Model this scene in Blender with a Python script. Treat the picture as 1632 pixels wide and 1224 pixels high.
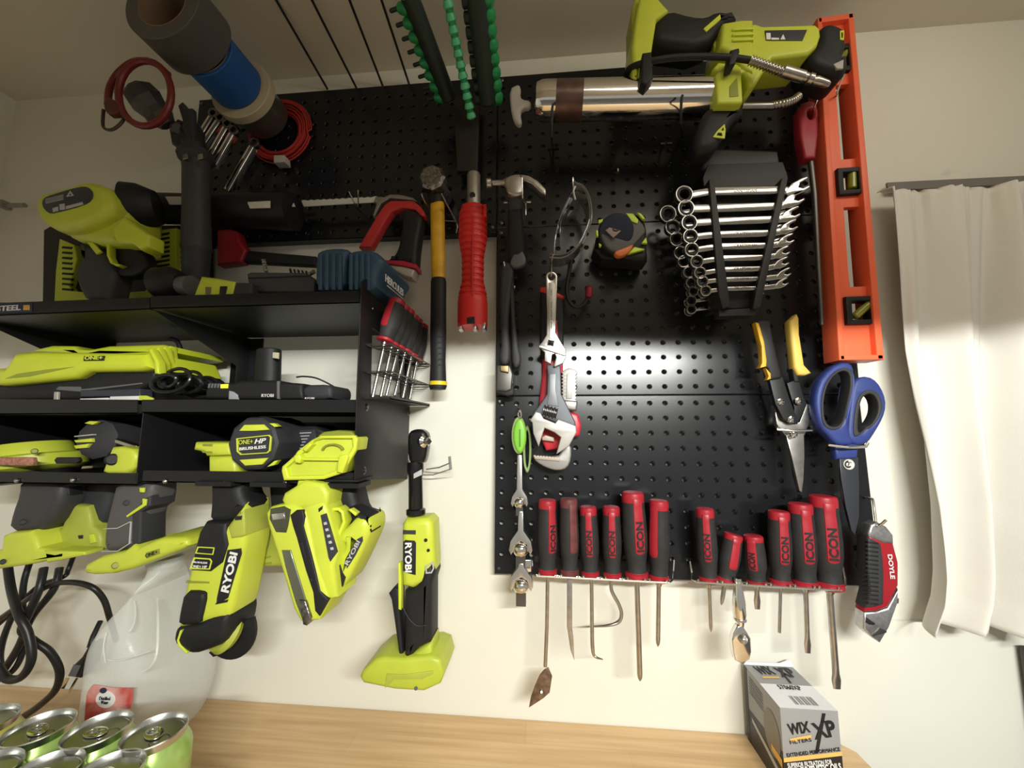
import bpy, math, random
from mathutils import Vector, Matrix
random.seed(7)
for _o in list(bpy.data.objects): bpy.data.objects.remove(_o)
SC = bpy.context.scene
COL = SC.collection
V = Vector
# ------------------------------------------------------------------ camera
FPX = 613.0                      # focal length in pixels of the 1632 px wide frame
CZ = 1.42                        # camera height above the floor
YAW, PITCH, ROLL, CD = math.radians(4.95), math.radians(6.37), math.radians(0.06), 0.6734
cy_, sy_, cp_, sp_ = math.cos(YAW), math.sin(YAW), math.cos(PITCH), math.sin(PITCH)
FW = V((-sy_*cp_, cy_*cp_, sp_)); RT0 = V((cy_, sy_, 0)); UP0 = RT0.cross(FW)
RT = RT0*math.cos(ROLL) + UP0*math.sin(ROLL); UP = -RT0*math.sin(ROLL) + UP0*math.cos(ROLL)
CAMP = V((0, -CD, CZ))
cam = bpy.data.cameras.new('camera'); camo = bpy.data.objects.new('camera', cam); COL.objects.link(camo)
cam.sensor_width = 36; cam.lens = 36*FPX/1632; cam.clip_start = .01; cam.clip_end = 50
m4 = Matrix((RT, UP, -FW)).transposed().to_4x4(); m4.translation = CAMP; camo.matrix_world = m4
SC.camera = camo
# ------------------------------------------------------------------ light
def area(name, loc, target, sx, sy, power, col):
    l = bpy.data.lights.new(name, 'AREA'); l.shape = 'RECTANGLE'; l.size = sx; l.size_y = sy; l.energy = power; l.color = col
    o = bpy.data.objects.new(name, l); COL.objects.link(o); o.location = loc
    o.rotation_euler = (V(target)-V(loc)).to_track_quat('-Z', 'Y').to_euler(); return o
area('shop_lamp', (.36, -1.30, CZ+.335), (.15, 0, CZ-.15), .62, .022, 25, (.99, 1, .955))
area('upper_fill', (.45, -.62, CZ+.66), (.15, 0, CZ+.1), .9, .10, 2.0, (1, .91, .77))  # unseen fill added to lift the upper wall and streak the chrome
wd = bpy.data.worlds.new('world'); SC.world = wd; wd.use_nodes = True
wd.node_tree.nodes['Background'].inputs[0].default_value = (1, .95, .87, 1)
wd.node_tree.nodes['Background'].inputs[1].default_value = .36
SC.view_settings.view_transform = 'Standard'; SC.view_settings.look = 'None'
SC.view_settings.exposure = 0.0; SC.view_settings.gamma = 1
# ------------------------------------------------------------------ helpers
def ray(px, py): return (FW + RT*((px-816)/FPX) + UP*((612-py)/FPX))
def W(px, py, d=0.0):            # the point at distance d in front of the pegboard seen at this pixel of the photo
    r = ray(px, py); t = (-d-CAMP.y)/r.y; return CAMP + r*t
def WZ(px, py, z):               # the same on a horizontal plane
    r = ray(px, py); t = (z-CAMP.z)/r.z; return CAMP + r*t
def S(px, py, d=0.0): return (W(px+1, py, d)-W(px, py, d)).length
_m = {}
def mat(name, col, rough=.5, metal=0., bump=0., bscale=200., var=.06, vscale=30., spec=.5, coat=0., trans=0., ior=1.45, alpha=1., emis=None, col2=None, sss=0.):
    if name in _m: return _m[name]
    m = bpy.data.materials.new(name); m.use_nodes = True; nt = m.node_tree; b = nt.nodes['Principled BSDF']
    b.inputs['Roughness'].default_value = rough; b.inputs['Metallic'].default_value = metal
    b.inputs['Specular IOR Level'].default_value = spec; b.inputs['Coat Weight'].default_value = coat
    b.inputs['Transmission Weight'].default_value = trans; b.inputs['IOR'].default_value = ior; b.inputs['Alpha'].default_value = alpha
    if sss: b.inputs['Subsurface Weight'].default_value = sss; b.inputs['Subsurface Scale'].default_value = .01
    tc = nt.nodes.new('ShaderNodeTexCoord'); n = nt.nodes.new('ShaderNodeTexNoise'); n.inputs['Scale'].default_value = vscale; n.inputs['Detail'].default_value = 5
    nt.links.new(tc.outputs['Object'], n.inputs['Vector'])
    mx = nt.nodes.new('ShaderNodeMix'); mx.data_type = 'RGBA'
    c2 = col2 if col2 else [c*(1-var) for c in col]
    mx.inputs[6].default_value = (*col, 1); mx.inputs[7].default_value = (*c2, 1)
    rp = nt.nodes.new('ShaderNodeMapRange'); rp.inputs[1].default_value = .35; rp.inputs[2].default_value = .65
    nt.links.new(n.outputs['Fac'], rp.inputs[0]); nt.links.new(rp.outputs[0], mx.inputs[0]); nt.links.new(mx.outputs[2], b.inputs['Base Color'])
    if bump:
        n2 = nt.nodes.new('ShaderNodeTexNoise'); n2.inputs['Scale'].default_value = bscale; n2.inputs['Detail'].default_value = 4
        nt.links.new(tc.outputs['Object'], n2.inputs['Vector'])
        bp = nt.nodes.new('ShaderNodeBump'); bp.inputs['Strength'].default_value = bump; bp.inputs['Distance'].default_value = .001
        nt.links.new(n2.outputs['Fac'], bp.inputs['Height']); nt.links.new(bp.outputs[0], b.inputs['Normal'])
    if emis: b.inputs['Emission Color'].default_value = (*emis[0], 1); b.inputs['Emission Strength'].default_value = emis[1]
    _m[name] = m; return m
LIME = mat('lime plastic', (.56, .63, .055), .38, bump=.12, bscale=900)
LIME2 = mat('lime plastic trim', (.60, .68, .05), .4)
BLK = mat('black rubber', (.012, .012, .013), .55, bump=.2, bscale=600, spec=.4)
GRY = mat('dark grey rubber', (.035, .035, .038), .6, bump=.2, bscale=700, spec=.4)
MGR = mat('mid grey plastic', (.12, .12, .125), .5)
CHR = mat('chrome', (.82, .81, .78), .10, 1., var=.04)
STL = mat('brushed steel', (.50, .48, .45), .30, 1., var=.2, vscale=90)
DST = mat('dark steel', (.18, .175, .17), .35, 1., var=.2)
RED = mat('red plastic', (.42, .018, .03), .42)
BRED = mat('bright red plastic', (.66, .025, .02), .4, bump=.15, bscale=500)
WHT = mat('white print', (.78, .78, .76), .5)
INK = mat('black ink', (.012, .012, .014), .5)
YEL = mat('yellow plastic', (.75, .42, .02), .45, var=.25, vscale=50)
ZNC = mat('zinc wire', (.75, .74, .70), .25, 1.)
SHB = mat('black powder coated steel', (.010, .010, .011), .42, bump=.1, bscale=900, spec=.4)
# geometry is (vertices, faces); everything is in world space
def merge(gs):
    Vs, Fs = [], []
    for v, f in gs:
        n = len(Vs); Vs += v; Fs += [tuple(i+n for i in q) for q in f]
    return Vs, Fs
def ob(name, gs, m, parent=None, sharp=35, label=None):
    if isinstance(gs, tuple): gs = [gs]
    v, f = merge(gs); o0 = V((0, 0, 0)); p = parent
    while p is not None: o0 = o0 + p.location; p = p.parent
    me = bpy.data.meshes.new(name)
    if parent is None:
        lo = V((min(q.x for q in v), min(q.y for q in v), min(q.z for q in v))); hi = V((max(q.x for q in v), max(q.y for q in v), max(q.z for q in v)))
        o0 = V(((lo.x+hi.x)/2, (lo.y+hi.y)/2, lo.z))
    me.from_pydata([tuple(V(q)-o0) for q in v], [], f); me.validate()
    if isinstance(m, (list, tuple)):
        for k in m: me.materials.append(k)
    else: me.materials.append(m)
    if sharp is not None:
        me.polygons.foreach_set('use_smooth', [True]*len(me.polygons)); me.set_sharp_from_angle(angle=math.radians(sharp))
    me.update()
    o = bpy.data.objects.new(name, me); COL.objects.link(o)
    if parent is None: o.location = o0
    else: o.parent = parent
    if label: o['label'] = label
    return o
def thing(name, label, cat, loc, group=None):
    o = bpy.data.objects.new(name, None); COL.objects.link(o); o.location = loc; o.empty_display_size = .02
    o['label'] = label; o['category'] = cat
    if group: o['group'] = group
    return o
def tag(o, label, cat, group=None):
    o['label'] = label; o['category'] = cat
    if group: o['group'] = group
    return o
def struct(name, gs, m, **k):
    o = ob(name, gs, m, **k); o['kind'] = 'structure'; return o
def box(a, b):
    x0, x1 = sorted((a[0], b[0])); y0, y1 = sorted((a[1], b[1])); z0, z1 = sorted((a[2], b[2]))
    v = [V((x, y, z)) for x in (x0, x1) for y in (y0, y1) for z in (z0, z1)]
    return v, [(0, 1, 3, 2), (4, 6, 7, 5), (0, 4, 5, 1), (2, 3, 7, 6), (0, 2, 6, 4), (1, 5, 7, 3)]
def frame_of(axis, hint=V((0, -1, 0))):
    a = axis.normalized(); u = hint - a*hint.dot(a)
    if u.length < 1e-4: u = V((0, 0, 1)) - a*a.z
    u.normalize(); return a, u, a.cross(u)
def cmesh(loops, t, b, res=2):
    cu = bpy.data.curves.new('tmp', 'CURVE'); cu.dimensions = '2D'; cu.fill_mode = 'BOTH'
    for lp in loops:
        sp = cu.splines.new('POLY'); sp.points.add(len(lp)-1); sp.use_cyclic_u = True
        for i, (x, y) in enumerate(lp): sp.points[i].co = (x, y, 0, 1)
    b = min(b, t/2)
    cu.extrude = t/2-b; cu.bevel_depth = b; cu.bevel_resolution = res; cu.offset = -b
    o = bpy.data.objects.new('tmp', cu); me = bpy.data.meshes.new_from_object(o)
    v = [q.co.copy() for q in me.vertices]; f = [tuple(p.vertices) for p in me.polygons]
    bpy.data.objects.remove(o); bpy.data.meshes.remove(me); bpy.data.curves.remove(cu)
    # weld
    key = {}; mp = []; nv = []
    for q in v:
        k = (round(q.x, 6), round(q.y, 6), round(q.z, 6))
        if k not in key: key[k] = len(nv); nv.append(q)
        mp.append(key[k])
    nf = []
    for p in f:
        q = []
        for i in p:
            if mp[i] not in q: q.append(mp[i])
        if len(q) > 2: nf.append(tuple(q))
    return nv, nf
def smooth(pts, n=2):            # Chaikin rounding of an outline
    for _ in range(n):
        q = []
        for i in range(len(pts)):
            a, b = pts[i], pts[(i+1) % len(pts)]
            q.append((a[0]*.75+b[0]*.25, a[1]*.75+b[1]*.25)); q.append((a[0]*.25+b[0]*.75, a[1]*.25+b[1]*.75))
        pts = q
    return pts
def circ(cx, cy, rx, ry=None, n=24, a0=0, a1=360):
    ry = rx if ry is None else ry
    full = abs(a1-a0) >= 360
    return [(cx+rx*math.cos(math.radians(a0+(a1-a0)*i/(n if full else n-1))), cy+ry*math.sin(math.radians(a0+(a1-a0)*i/(n if full else n-1)))) for i in range(n)]
def prism(loops, O, ux, uy, t, b=.001, res=2):   # outline(s) in metres in a frame; front face at O, thickness t backwards
    n = ux.cross(uy); v, f = cmesh(loops, t, b, res)
    return [O + ux*q.x + uy*q.y + n*(q.z-t/2) for q in v], f
def slab(pts, d, t, b=.001, sm=0, holes=(), res=2):   # outline traced at distance d (its front) with real thickness t
    lps = [pts]+list(holes)
    if sm: lps = [smooth(list(l), sm) for l in lps]
    c = W(*pts[0], d); O = V((0, -d, 0))
    l3 = [[(W(x, y, d).x, W(x, y, d).z) for x, y in l] for l in lps]
    return prism(l3, O, V((1, 0, 0)), V((0, 0, 1)), t, b, res)
def tilt(g, p, axis, deg):       # turn geometry about a point
    M = Matrix.Translation(p) @ Matrix.Rotation(math.radians(deg), 4, axis) @ Matrix.Translation(-p)
    return [M @ q for q in g[0]], g[1]
def rings(rs, closed=False, cap=True):
    v = []; f = []; n = len(rs[0])
    for r in rs: v += r
    m = len(rs)
    for i in range(m if closed else m-1):
        for k in range(n):
            a = i*n+k; b = i*n+(k+1) % n; c = ((i+1) % m)*n+(k+1) % n; d = ((i+1) % m)*n+k
            f.append((a, b, c, d))
    if cap and not closed: f.append(tuple(range(n))[::-1]); f.append(tuple(range((m-1)*n, m*n)))
    return v, f
def lathe(p0, p1, prof, seg=24, hint=V((0, -1, 0)), sq=1.0, absolute=False, ex=0):   # profile [(t, r)] along p0->p1; sq flattens one axis
    ax = p1-p0; L = ax.length; a, u, w = frame_of(ax, hint); rs = []
    for t, r in prof:
        c = p0 + a*(t if absolute else t*L)
        ring = []
        for k in range(seg):
            an = 2*math.pi*k/seg; cx, cy = math.cos(an), math.sin(an)
            if ex: 
                cx = math.copysign(abs(cx)**(1-ex), cx); cy = math.copysign(abs(cy)**(1-ex), cy)
            ring.append(c + u*(cx*max(r, 1e-5)*sq) + w*(cy*max(r, 1e-5)))
        rs.append(ring)
    return rings(rs)
def catmull(pts, n=6, closed=False):
    out = []; m = len(pts)
    for i in range(m if closed else m-1):
        if closed: p = [pts[(i+k-1) % m] for k in range(4)]
        else: p = [pts[max(i-1, 0)], pts[i], pts[i+1], pts[min(i+2, m-1)]]
        for j in range(n):
            t = j/n; out.append(.5*((2*p[1])+(p[2]-p[0])*t+(2*p[0]-5*p[1]+4*p[2]-p[3])*t*t+(3*p[1]-p[0]-3*p[2]+p[3])*t**3))
    if not closed: out.append(pts[-1])
    return out
def tube(pts, r, seg=10, closed=False, sm=0, hint=V((0, -1, 0)), flat=1.0):
    pts = [V(p) for p in pts]
    if not isinstance(r, (list, tuple)): r = [r]*len(pts)
    if sm:
        rr = []; m = len(pts)
        for i in range(m if closed else m-1):
            for j in range(sm): rr.append(r[i]+(r[(i+1) % m]-r[i])*j/sm)
        if not closed: rr.append(r[-1])
        pts = catmull(pts, sm, closed); r = rr
    rs = []; m = len(pts); u = None
    for i, p in enumerate(pts):
        if closed: t = pts[(i+1) % m]-pts[i-1]
        else: t = pts[min(i+1, m-1)]-pts[max(i-1, 0)]
        t.normalize()
        if u is None: _, u, _ = frame_of(t, hint)
        else:
            u = u - t*u.dot(t); u.normalize()
        w = t.cross(u)
        rs.append([p + u*(math.cos(2*math.pi*k/seg)*r[i]*flat) + w*(math.sin(2*math.pi*k/seg)*r[i]) for k in range(seg)])
    return rings(rs, closed)
def ball(c, r, n=14, sc=(1, 1, 1)):
    rs = []
    for i in range(n+1):
        a = math.pi*i/n; rs.append([V(c)+V((r*math.sin(a)*math.cos(2*math.pi*k/n/1)*sc[0]+0, r*math.sin(a)*math.sin(2*math.pi*k/n)*sc[1], r*math.cos(a)*sc[2])) if 0 < i < n else V(c)+V((1e-6*math.cos(2*math.pi*k/n), 1e-6*math.sin(2*math.pi*k/n), r*math.cos(a)*sc[2])) for k in range(n)])
    return rings(rs)
FONT_W = {}
def text(s, pA, pB, h, n=V((0, -1, 0)), ext=.0003, off=.0006, shear=0., bold=0.):   # baseline from pA to pB, letters h tall, facing n
    cu = bpy.data.curves.new('tmp', 'FONT'); cu.body = s; cu.extrude = .01; cu.shear = shear; cu.resolution_u = 3; cu.offset = bold
    o = bpy.data.objects.new('tmp', cu); me = bpy.data.meshes.new_from_object(o)
    v = [q.co.copy() for q in me.vertices]; f = [tuple(p.vertices) for p in me.polygons]
    bpy.data.objects.remove(o); bpy.data.meshes.remove(me); bpy.data.curves.remove(cu)
    x0 = min(q.x for q in v); x1 = max(q.x for q in v); y0 = min(q.y for q in v); y1 = max(q.y for q in v)
    X = (pB-pA); L = X.length; X.normalize(); n = (n - X*n.dot(X)).normalized(); Y = n.cross(X)
    return [pA + X*((q.x-x0)/(x1-x0)*L) + Y*((q.y-y0)/(y1-y0)*h) + n*(off+ext*q.z/.01) for q in v], f
def wire(pp, r=.0012, sm=0, seg=8): return tube([W(*p) for p in pp], r, seg, sm=sm)
def copy_tree(o, parent=None, off=None):
    c = o.copy(); COL.objects.link(c)
    if parent is not None: c.parent = parent
    if off is not None: c.location = o.location + off
    for ch in list(o.children): copy_tree(ch, c)
    return c
# ------------------------------------------------------------------ room
WY = .02                                            # plane of the painted wall behind the pegboards
WALL = mat('cream painted wall', (.80, .785, .69), .62, bump=.55, bscale=16, var=.05, vscale=3, spec=.3)
def wall_marks(m):                                   # scuffs and stains with their own shape
    nt = m.node_tree; b = nt.nodes['Principled BSDF']; src = b.inputs['Base Color'].links[0].from_socket
    tc = nt.nodes.new('ShaderNodeTexCoord'); n = nt.nodes.new('ShaderNodeTexNoise'); n.inputs['Scale'].default_value = 9; n.inputs['Detail'].default_value = 9; n.inputs['Roughness'].default_value = .75
    mp = nt.nodes.new('ShaderNodeMapping'); mp.inputs['Scale'].default_value = (1, 1, 1.6)
    nt.links.new(tc.outputs['Object'], mp.inputs[0]); nt.links.new(mp.outputs[0], n.inputs['Vector'])
    r = nt.nodes.new('ShaderNodeMapRange'); r.inputs[1].default_value = .66; r.inputs[2].default_value = .76; r.inputs[4].default_value = .5
    nt.links.new(n.outputs['Fac'], r.inputs[0])
    mx = nt.nodes.new('ShaderNodeMix'); mx.data_type = 'RGBA'; mx.inputs[7].default_value = (.42, .36, .28, 1)
    nt.links.new(src, mx.inputs[6]); nt.links.new(r.outputs[0], mx.inputs[0]); nt.links.new(mx.outputs[2], b.inputs['Base Color'])
wall_marks(WALL)
CEIL = mat('cream painted ceiling', (.74, .69, .58), .7, bump=.5, bscale=12, var=.05, vscale=4)
FLO = mat('grey concrete floor', (.30, .29, .27), .8, bump=.5, bscale=40, var=.3, vscale=5)
zc = W(1000, 82, -WY).z                              # ceiling height
xl = W(27, 155, -WY).x                               # left corner
xr = W(1640, 1100, -WY).x-.005                       # right corner
zt = W(770, 1141, -WY).z                             # worktop height
struct('wall_back', box((xl-.1, WY, 0), (2.0, WY+.1, zc+.05)), WALL, sharp=None)
struct('wall_left', box((xl-.1, WY+.1, 0), (xl-.001, -1.6, zc+.05)), WALL, sharp=None)
struct('ceiling', box((xl-.1, WY+.1, zc), (2.0, -1.8, zc+.08)), CEIL, sharp=None)
struct('floor', box((-2.2, 1.2, -.05), (2.4, -3.0, 0)), FLO, sharp=None)
# unseen board added behind the camera to cut light off the upper wall
struct('light_blocker', box((xl, -.79, CZ+.260), (2.0, -.80, zc)), CEIL, sharp=None)
# raised lower wall under the window
p0 = W(1424, 987, -WY); q0 = W(1330, 966, -WY); struct('trim_2', ([V((q0.x, WY+.001, q0.z)), V((p0.x, WY-.006, p0.z)), V((1.9, WY-.006, p0.z)), V((1.9, WY+.003, p0.z+.001)), V((p0.x, WY+.003, p0.z+.001)), V((q0.x, WY+.001, .3)), V((p0.x, WY-.006, .3)), V((1.9, WY-.006, .3))], [(0, 1, 6, 5), (1, 2, 7, 6), (0, 4, 1), (1, 4, 3, 2)]), WALL, sharp=30)
# conduit stub at the left corner
tag(ob('conduit_clamp', [tube([V((xl-.001, -.02, W(0, 327, .02).z)), W(40, 327, .02)], .0045, 10), box(W(4, 318, .028), W(12, 336, .012))], mat('dull grey metal', (.35, .33, .30), .5, .6)), 'dull grey metal rod stub reaching out of the left corner above the top shelf', 'rod')
# ------------------------------------------------------------------ worktop
WOOD = mat('light bamboo wood', (.62, .39, .165), .42, var=.2, vscale=6)
def woodgrain(m, c1, c2):
    nt = m.node_tree; b = nt.nodes['Principled BSDF']
    tc = nt.nodes.new('ShaderNodeTexCoord'); mp = nt.nodes.new('ShaderNodeMapping'); mp.inputs['Scale'].default_value = (3, 60, 60)
    n = nt.nodes.new('ShaderNodeTexNoise'); n.inputs['Scale'].default_value = 1.6; n.inputs['Detail'].default_value = 7
    br = nt.nodes.new('ShaderNodeTexBrick'); br.inputs['Scale'].default_value = 1; br.inputs['Brick Width'].default_value = .42; br.inputs['Row Height'].default_value = .045
    br.inputs['Mortar Size'].default_value = .0006; br.inputs['Color1'].default_value = (*c1, 1); br.inputs['Color2'].default_value = (*c2, 1); br.inputs['Mortar'].default_value = (*[c*.85 for c in c1], 1); br.offset = .37
    nt.links.new(tc.outputs['Object'], mp.inputs[0]); nt.links.new(mp.outputs[0], n.inputs['Vector']); nt.links.new(tc.outputs['Object'], br.inputs['Vector'])
    mx = nt.nodes.new('ShaderNodeMix'); mx.data_type = 'RGBA'; mx.blend_type = 'MULTIPLY'; mx.inputs[0].default_value = .55
    r = nt.nodes.new('ShaderNodeValToRGB'); r.color_ramp.elements[0].position = .3; r.color_ramp.elements[0].color = (.62, .52, .42, 1); r.color_ramp.elements[1].position = .62; r.color_ramp.elements[1].color = (1, 1, 1, 1)
    nt.links.new(n.outputs['Fac'], r.inputs[0]); nt.links.new(br.outputs['Color'], mx.inputs[6]); nt.links.new(r.outputs[0], mx.inputs[7]); nt.links.new(mx.outputs[2], b.inputs['Base Color'])
woodgrain(WOOD, (.72, .50, .27), (.67, .455, .235))
xe = WZ(1349, 1181, zt).x
top = prism([[(xl+.002, -WY+.001), (xe-.02, -WY+.001), (xe, -WY+.022), (xe+.008, .60), (xl+.002, .60)]], V((0, 0, zt)), V((1, 0, 0)), V((0, -1, 0)), .038, .002)
top = ([V((q.x, q.y, 2*zt-q.z-.038)) if False else q for q in top[0]], top[1])
top = ([V((q.x, q.y, zt-abs(q.z-zt))) for q in top[0]], top[1])
tp = thing('workbench', 'light bamboo workbench top running along the wall below the tools', 'workbench', V((-.3, -.3, 0)))
ob('worktop', top, WOOD, tp)
for lx in (xl+.06, xe-.06):
    for ly in (-.06, -.55): ob('leg', box((lx-.03, ly-.03, 0), (lx+.03, ly+.03, zt-.038)), SHB, tp)
# ------------------------------------------------------------------ pegboards
PEG = mat('black pegboard steel', (.0105, .011, .013), .22, metal=0., bump=.03, bscale=500, spec=.5, var=.1)
X0, Z0, PI_ = -.0759, CZ+.0406, .0254                # first hole of the lower board
def pegboard(label, x0, x1, z0, z1, hx, hz, dtilt=0.):
    # steel sheet with real punched holes and folded rims; hx, hz: a hole centre
    vs, fs = [], []
    nx0 = math.ceil((x0-hx+.006)/PI_); nx1 = math.floor((x1-hx-.006)/PI_); nz0 = math.ceil((z0-hz+.006)/PI_); nz1 = math.floor((z1-hz-.006)/PI_)
    gx = [x0]+[hx+(i-.5)*PI_ for i in range(nx0, nx1+2)]+[x1]; gz = [z0]+[hz+(j-.5)*PI_ for j in range(nz0, nz1+2)]+[z1]
    if gx[1] < gx[0]+1e-4: gx.pop(0)
    if gx[-2] > gx[-1]-1e-4: gx.pop(-1)
    if gz[1] < gz[0]+1e-4: gz.pop(0)
    if gz[-2] > gz[-1]-1e-4: gz.pop(-1)
    gx[0] = x0; gx[-1] = x1; gz[0] = z0; gz[-1] = z1
    K = 14; R = .0037
    for a in range(len(gx)-1):
        for c in range(len(gz)-1):
            ax, bx, az, bz = gx[a], gx[a+1], gz[c], gz[c+1]
            i = round(((ax+bx)/2-hx)/PI_); j = round(((az+bz)/2-hz)/PI_); cx, cz = hx+i*PI_, hz+j*PI_
            o = len(vs)
            if ax < cx-R-.0014 and bx > cx+R+.0014 and az < cz-R-.0014 and bz > cz+R+.0014:
                for k in range(K):
                    an = 2*math.pi*(k+.5)/K; dx, dz = math.cos(an), math.sin(an)
                    s = min((bx-cx)/dx if dx > 1e-9 else 9, (ax-cx)/dx if dx < -1e-9 else 9, (bz-cz)/dz if dz > 1e-9 else 9, (az-cz)/dz if dz < -1e-9 else 9)
                    q = V((cx+dx*s, 0, cz+dz*s))
                    vs.append(q); vs.append(V((cx+dx*(R+.0011), 0, cz+dz*(R+.0007)))); vs.append(V((cx+dx*R, .0010, cz+dz*R))); vs.append(V((cx+dx*R, .004, cz+dz*R)))
                for k in range(K):
                    k2 = (k+1) % K
                    for l in range(3): fs.append((o+4*k+l, o+4*k2+l, o+4*k2+l+1, o+4*k+l+1))
                # corner fillers
                for k in range(K):
                    k2 = (k+1) % K; p, q = vs[o+4*k], vs[o+4*k2]
                    if abs(p.x-q.x) > 1e-6 and abs(p.z-q.z) > 1e-6:
                        cxn = ax if min(p.x, q.x) <= ax+1e-6 else bx; czn = az if min(p.z, q.z) <= az+1e-6 else bz
                        vs.append(V((cxn, 0, czn))); fs.append((o+4*k, len(vs)-1, o+4*k2))
            else:
                vs += [V((ax, 0, az)), V((bx, 0, az)), V((bx, 0, bz)), V((ax, 0, bz))]; fs.append((o, o+1, o+2, o+3))
    g = [(vs, fs)]
    e = .0015
    g.append(([V((x0, 0, z0)), V((x1, 0, z0)), V((x1, 0, z1)), V((x0, 0, z1)), V((x0-e, e, z0-e)), V((x1+e, e, z0-e)), V((x1+e, e, z1+e)), V((x0-e, e, z1+e)), V((x0-e, .0185, z0-e)), V((x1+e, .0185, z0-e)), V((x1+e, .0185, z1+e)), V((x0-e, .0185, z1+e))],
              [(0, 4, 5, 1), (1, 5, 6, 2), (2, 6, 7, 3), (3, 7, 4, 0), (4, 8, 9, 5), (5, 9, 10, 6), (6, 10, 11, 7), (7, 11, 8, 4)]))
    mg = merge(g)
    if dtilt: mg = tilt(mg, V(((x0+x1)/2, .01, (z0+z1)/2)), 'X', dtilt)
    o = thing('pegboard', label, 'pegboard', V(((x0+x1)/2, .0, z0)), 'black steel pegboard panels')
    ob('panel', mg, PEG, o, sharp=25)
    for sx in (x0+.006, x1-.006):
        for sz in (z0+.008, z1-.008):
            ob('screw', [lathe(V((sx, .0, sz)), V((sx, -.003, sz)), [(0, .0042), (.5, .004), (1, .002)], 12)], DST, o)
    return o
xL = W(790.5, 760, 0).x; xR = W(1387, 790, 0).x
zA = W(1000, 629.5, 0).z; zB = W(1000, 920, 0).z; zC = W(1000, 355, 0).z; zD = W(1000, 107, 0).z
xLL = W(300, 340, 0).x
pegboard('lowest black steel pegboard, behind the two screwdriver racks', xL, xR, zB, zA-.0018, X0, Z0, -1.1)
pegboard('middle black steel pegboard with a bright reflected band along its lower part', xL, xR, zA+.0015, zC-.0015, X0, Z0+.0029)
pegboard('uppermost right black pegboard, behind the silver grease gun', xL+.001, xR, zC+.0015, zD, X0, Z0+.0029+.0005)
pegboard('uppermost left black pegboard, behind the red wire coil', xLL, xL-.004, W(600, 377, 0).z, W(600, 138, 0).z, X0, Z0+.003)
# ------------------------------------------------------------------ curtain
CLO = mat('white cotton cloth', (.74, .72, .66), .85, bump=.25, bscale=700, var=.04, vscale=8)
def curtain():
    NU, NV = 150, 90; vs = []
    def left(py):
        P = [(300, 1416), (432, 1428), (512, 1433), (560, 1436), (640, 1447), (700, 1457), (800, 1472), (905, 1480), (945, 1478), (990, 1465)]
        for (a, b), (c, e) in zip(P, P[1:]):
            if py <= c: return b+(e-b)*(py-a)/(c-a)
        return 1465
    for j in range(NV+1):
        t = j/NV; py = 300+t*692
        xa = W(left(py)-9, py, .018).x; xb = W(1760, py, .012).x
        for i in range(NU+1):
            s = i/NU; ph = s*2*math.pi*3.7+.8+t*1.3
            fold = math.sin(ph+.7*math.sin(ph*1.0+t*2)) + .35*math.sin(2.3*ph+1+t*3.)
            gather = math.exp(-t*14)*(.35*math.sin(s*150+math.sin(s*37)*2)+.3*math.sin(s*83+2))
            d = .022 + (.009+.015*t**.5)*fold + .008*gather
            if j == 0: d = .006
            x = xa+(xb-xa)*s + .006*math.sin(ph*1.0+1.3)*(t)
            z = W(1500, py, .012).z - .012*t*s - .004*t*math.sin(s*9+2)
            if t < .02: z += .002*math.sin(s*120)
            vs.append(V((x, -d, z)))
    fs = [(j*(NU+1)+i, j*(NU+1)+i+1, (j+1)*(NU+1)+i+1, (j+1)*(NU+1)+i) for j in range(NV) for i in range(NU)]
    o = ob('curtain', (vs, fs), CLO, sharp=None)
    o.data.polygons.foreach_set('use_smooth', [True]*len(o.data.polygons))
    md = o.modifiers.new('s', 'SOLIDIFY'); md.thickness = .001
    tag(o, 'white gathered cotton curtain hanging on the right wall', 'curtain')
curtain()
pa = W(1415, 297, -.008); pb = W(1632, 290, -.008)
g = box((pa.x, .012, pa.z-.0072), (pb.x+.12, .008, pa.z+.0072)); c = thing('curtain_rod', 'flat grey curtain rod above the white curtain', 'curtain rod', pa)
ob('rail', g, mat('grey painted rail', (.20, .19, .17), .5), c)
ob('bracket', box((pa.x+.01, WY, pa.z-.005), (pa.x+.03, .011, pa.z+.0052)), mat('grey painted rail', (.2, .19, .17)), c)

# dark appliance standing at the right edge of the frame
pa = W(1606, 1018, -.018); c = thing('cabinet', 'dark cabinet standing at the lower right frame edge under the curtain', 'cabinet', V((pa.x+.25, -.1, 0)))
ob('body', prism([smooth([(pa.x, 0.001), (pa.x+.5, 0.001), (pa.x+.5, pa.z), (pa.x, pa.z)], 0)], V((0, -.05, 0)), V((1, 0, 0)), V((0, 0, 1)), .066, .02, 5), mat('dark grey cabinet paint', (.05, .048, .045), .5), c)
# ------------------------------------------------------------------ wall shelf unit (two black steel units side by side)
def WX(px, py, X): r = ray(px, py); return CAMP + r*(X/r.x)
def bar4(c, d0, d1):             # front face from four photo points at depth d0, pushed straight back to depth d1
    a = [W(x, y, d0) for x, y in c]; b = [V((q.x, -d1, q.z)) for q in a]
    return a+b, [(0, 1, 2, 3), (7, 6, 5, 4), (0, 4, 5, 1), (1, 5, 6, 2), (2, 6, 7, 3), (3, 7, 4, 0)]
def panelX(loops, X, t=.0015):    # steel side panel in the plane x = X traced through the photo
    l3 = [[(-WX(x, y, X).y, WX(x, y, X).z) for x, y in l] for l in loops]
    return prism(l3, V((X+t/2, 0, 0)), V((0, -1, 0)), V((0, 0, 1)), t, .0003)
FD = .17
SH = thing('wall_shelf', 'right one of the two black steel wall shelf units, under the blue case', 'shelf', W(400, 765, 0))
SH2 = thing('wall_shelf', 'left one of the two black steel wall shelf units, with the STEEL sticker', 'shelf', W(60, 765, 0))
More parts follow.
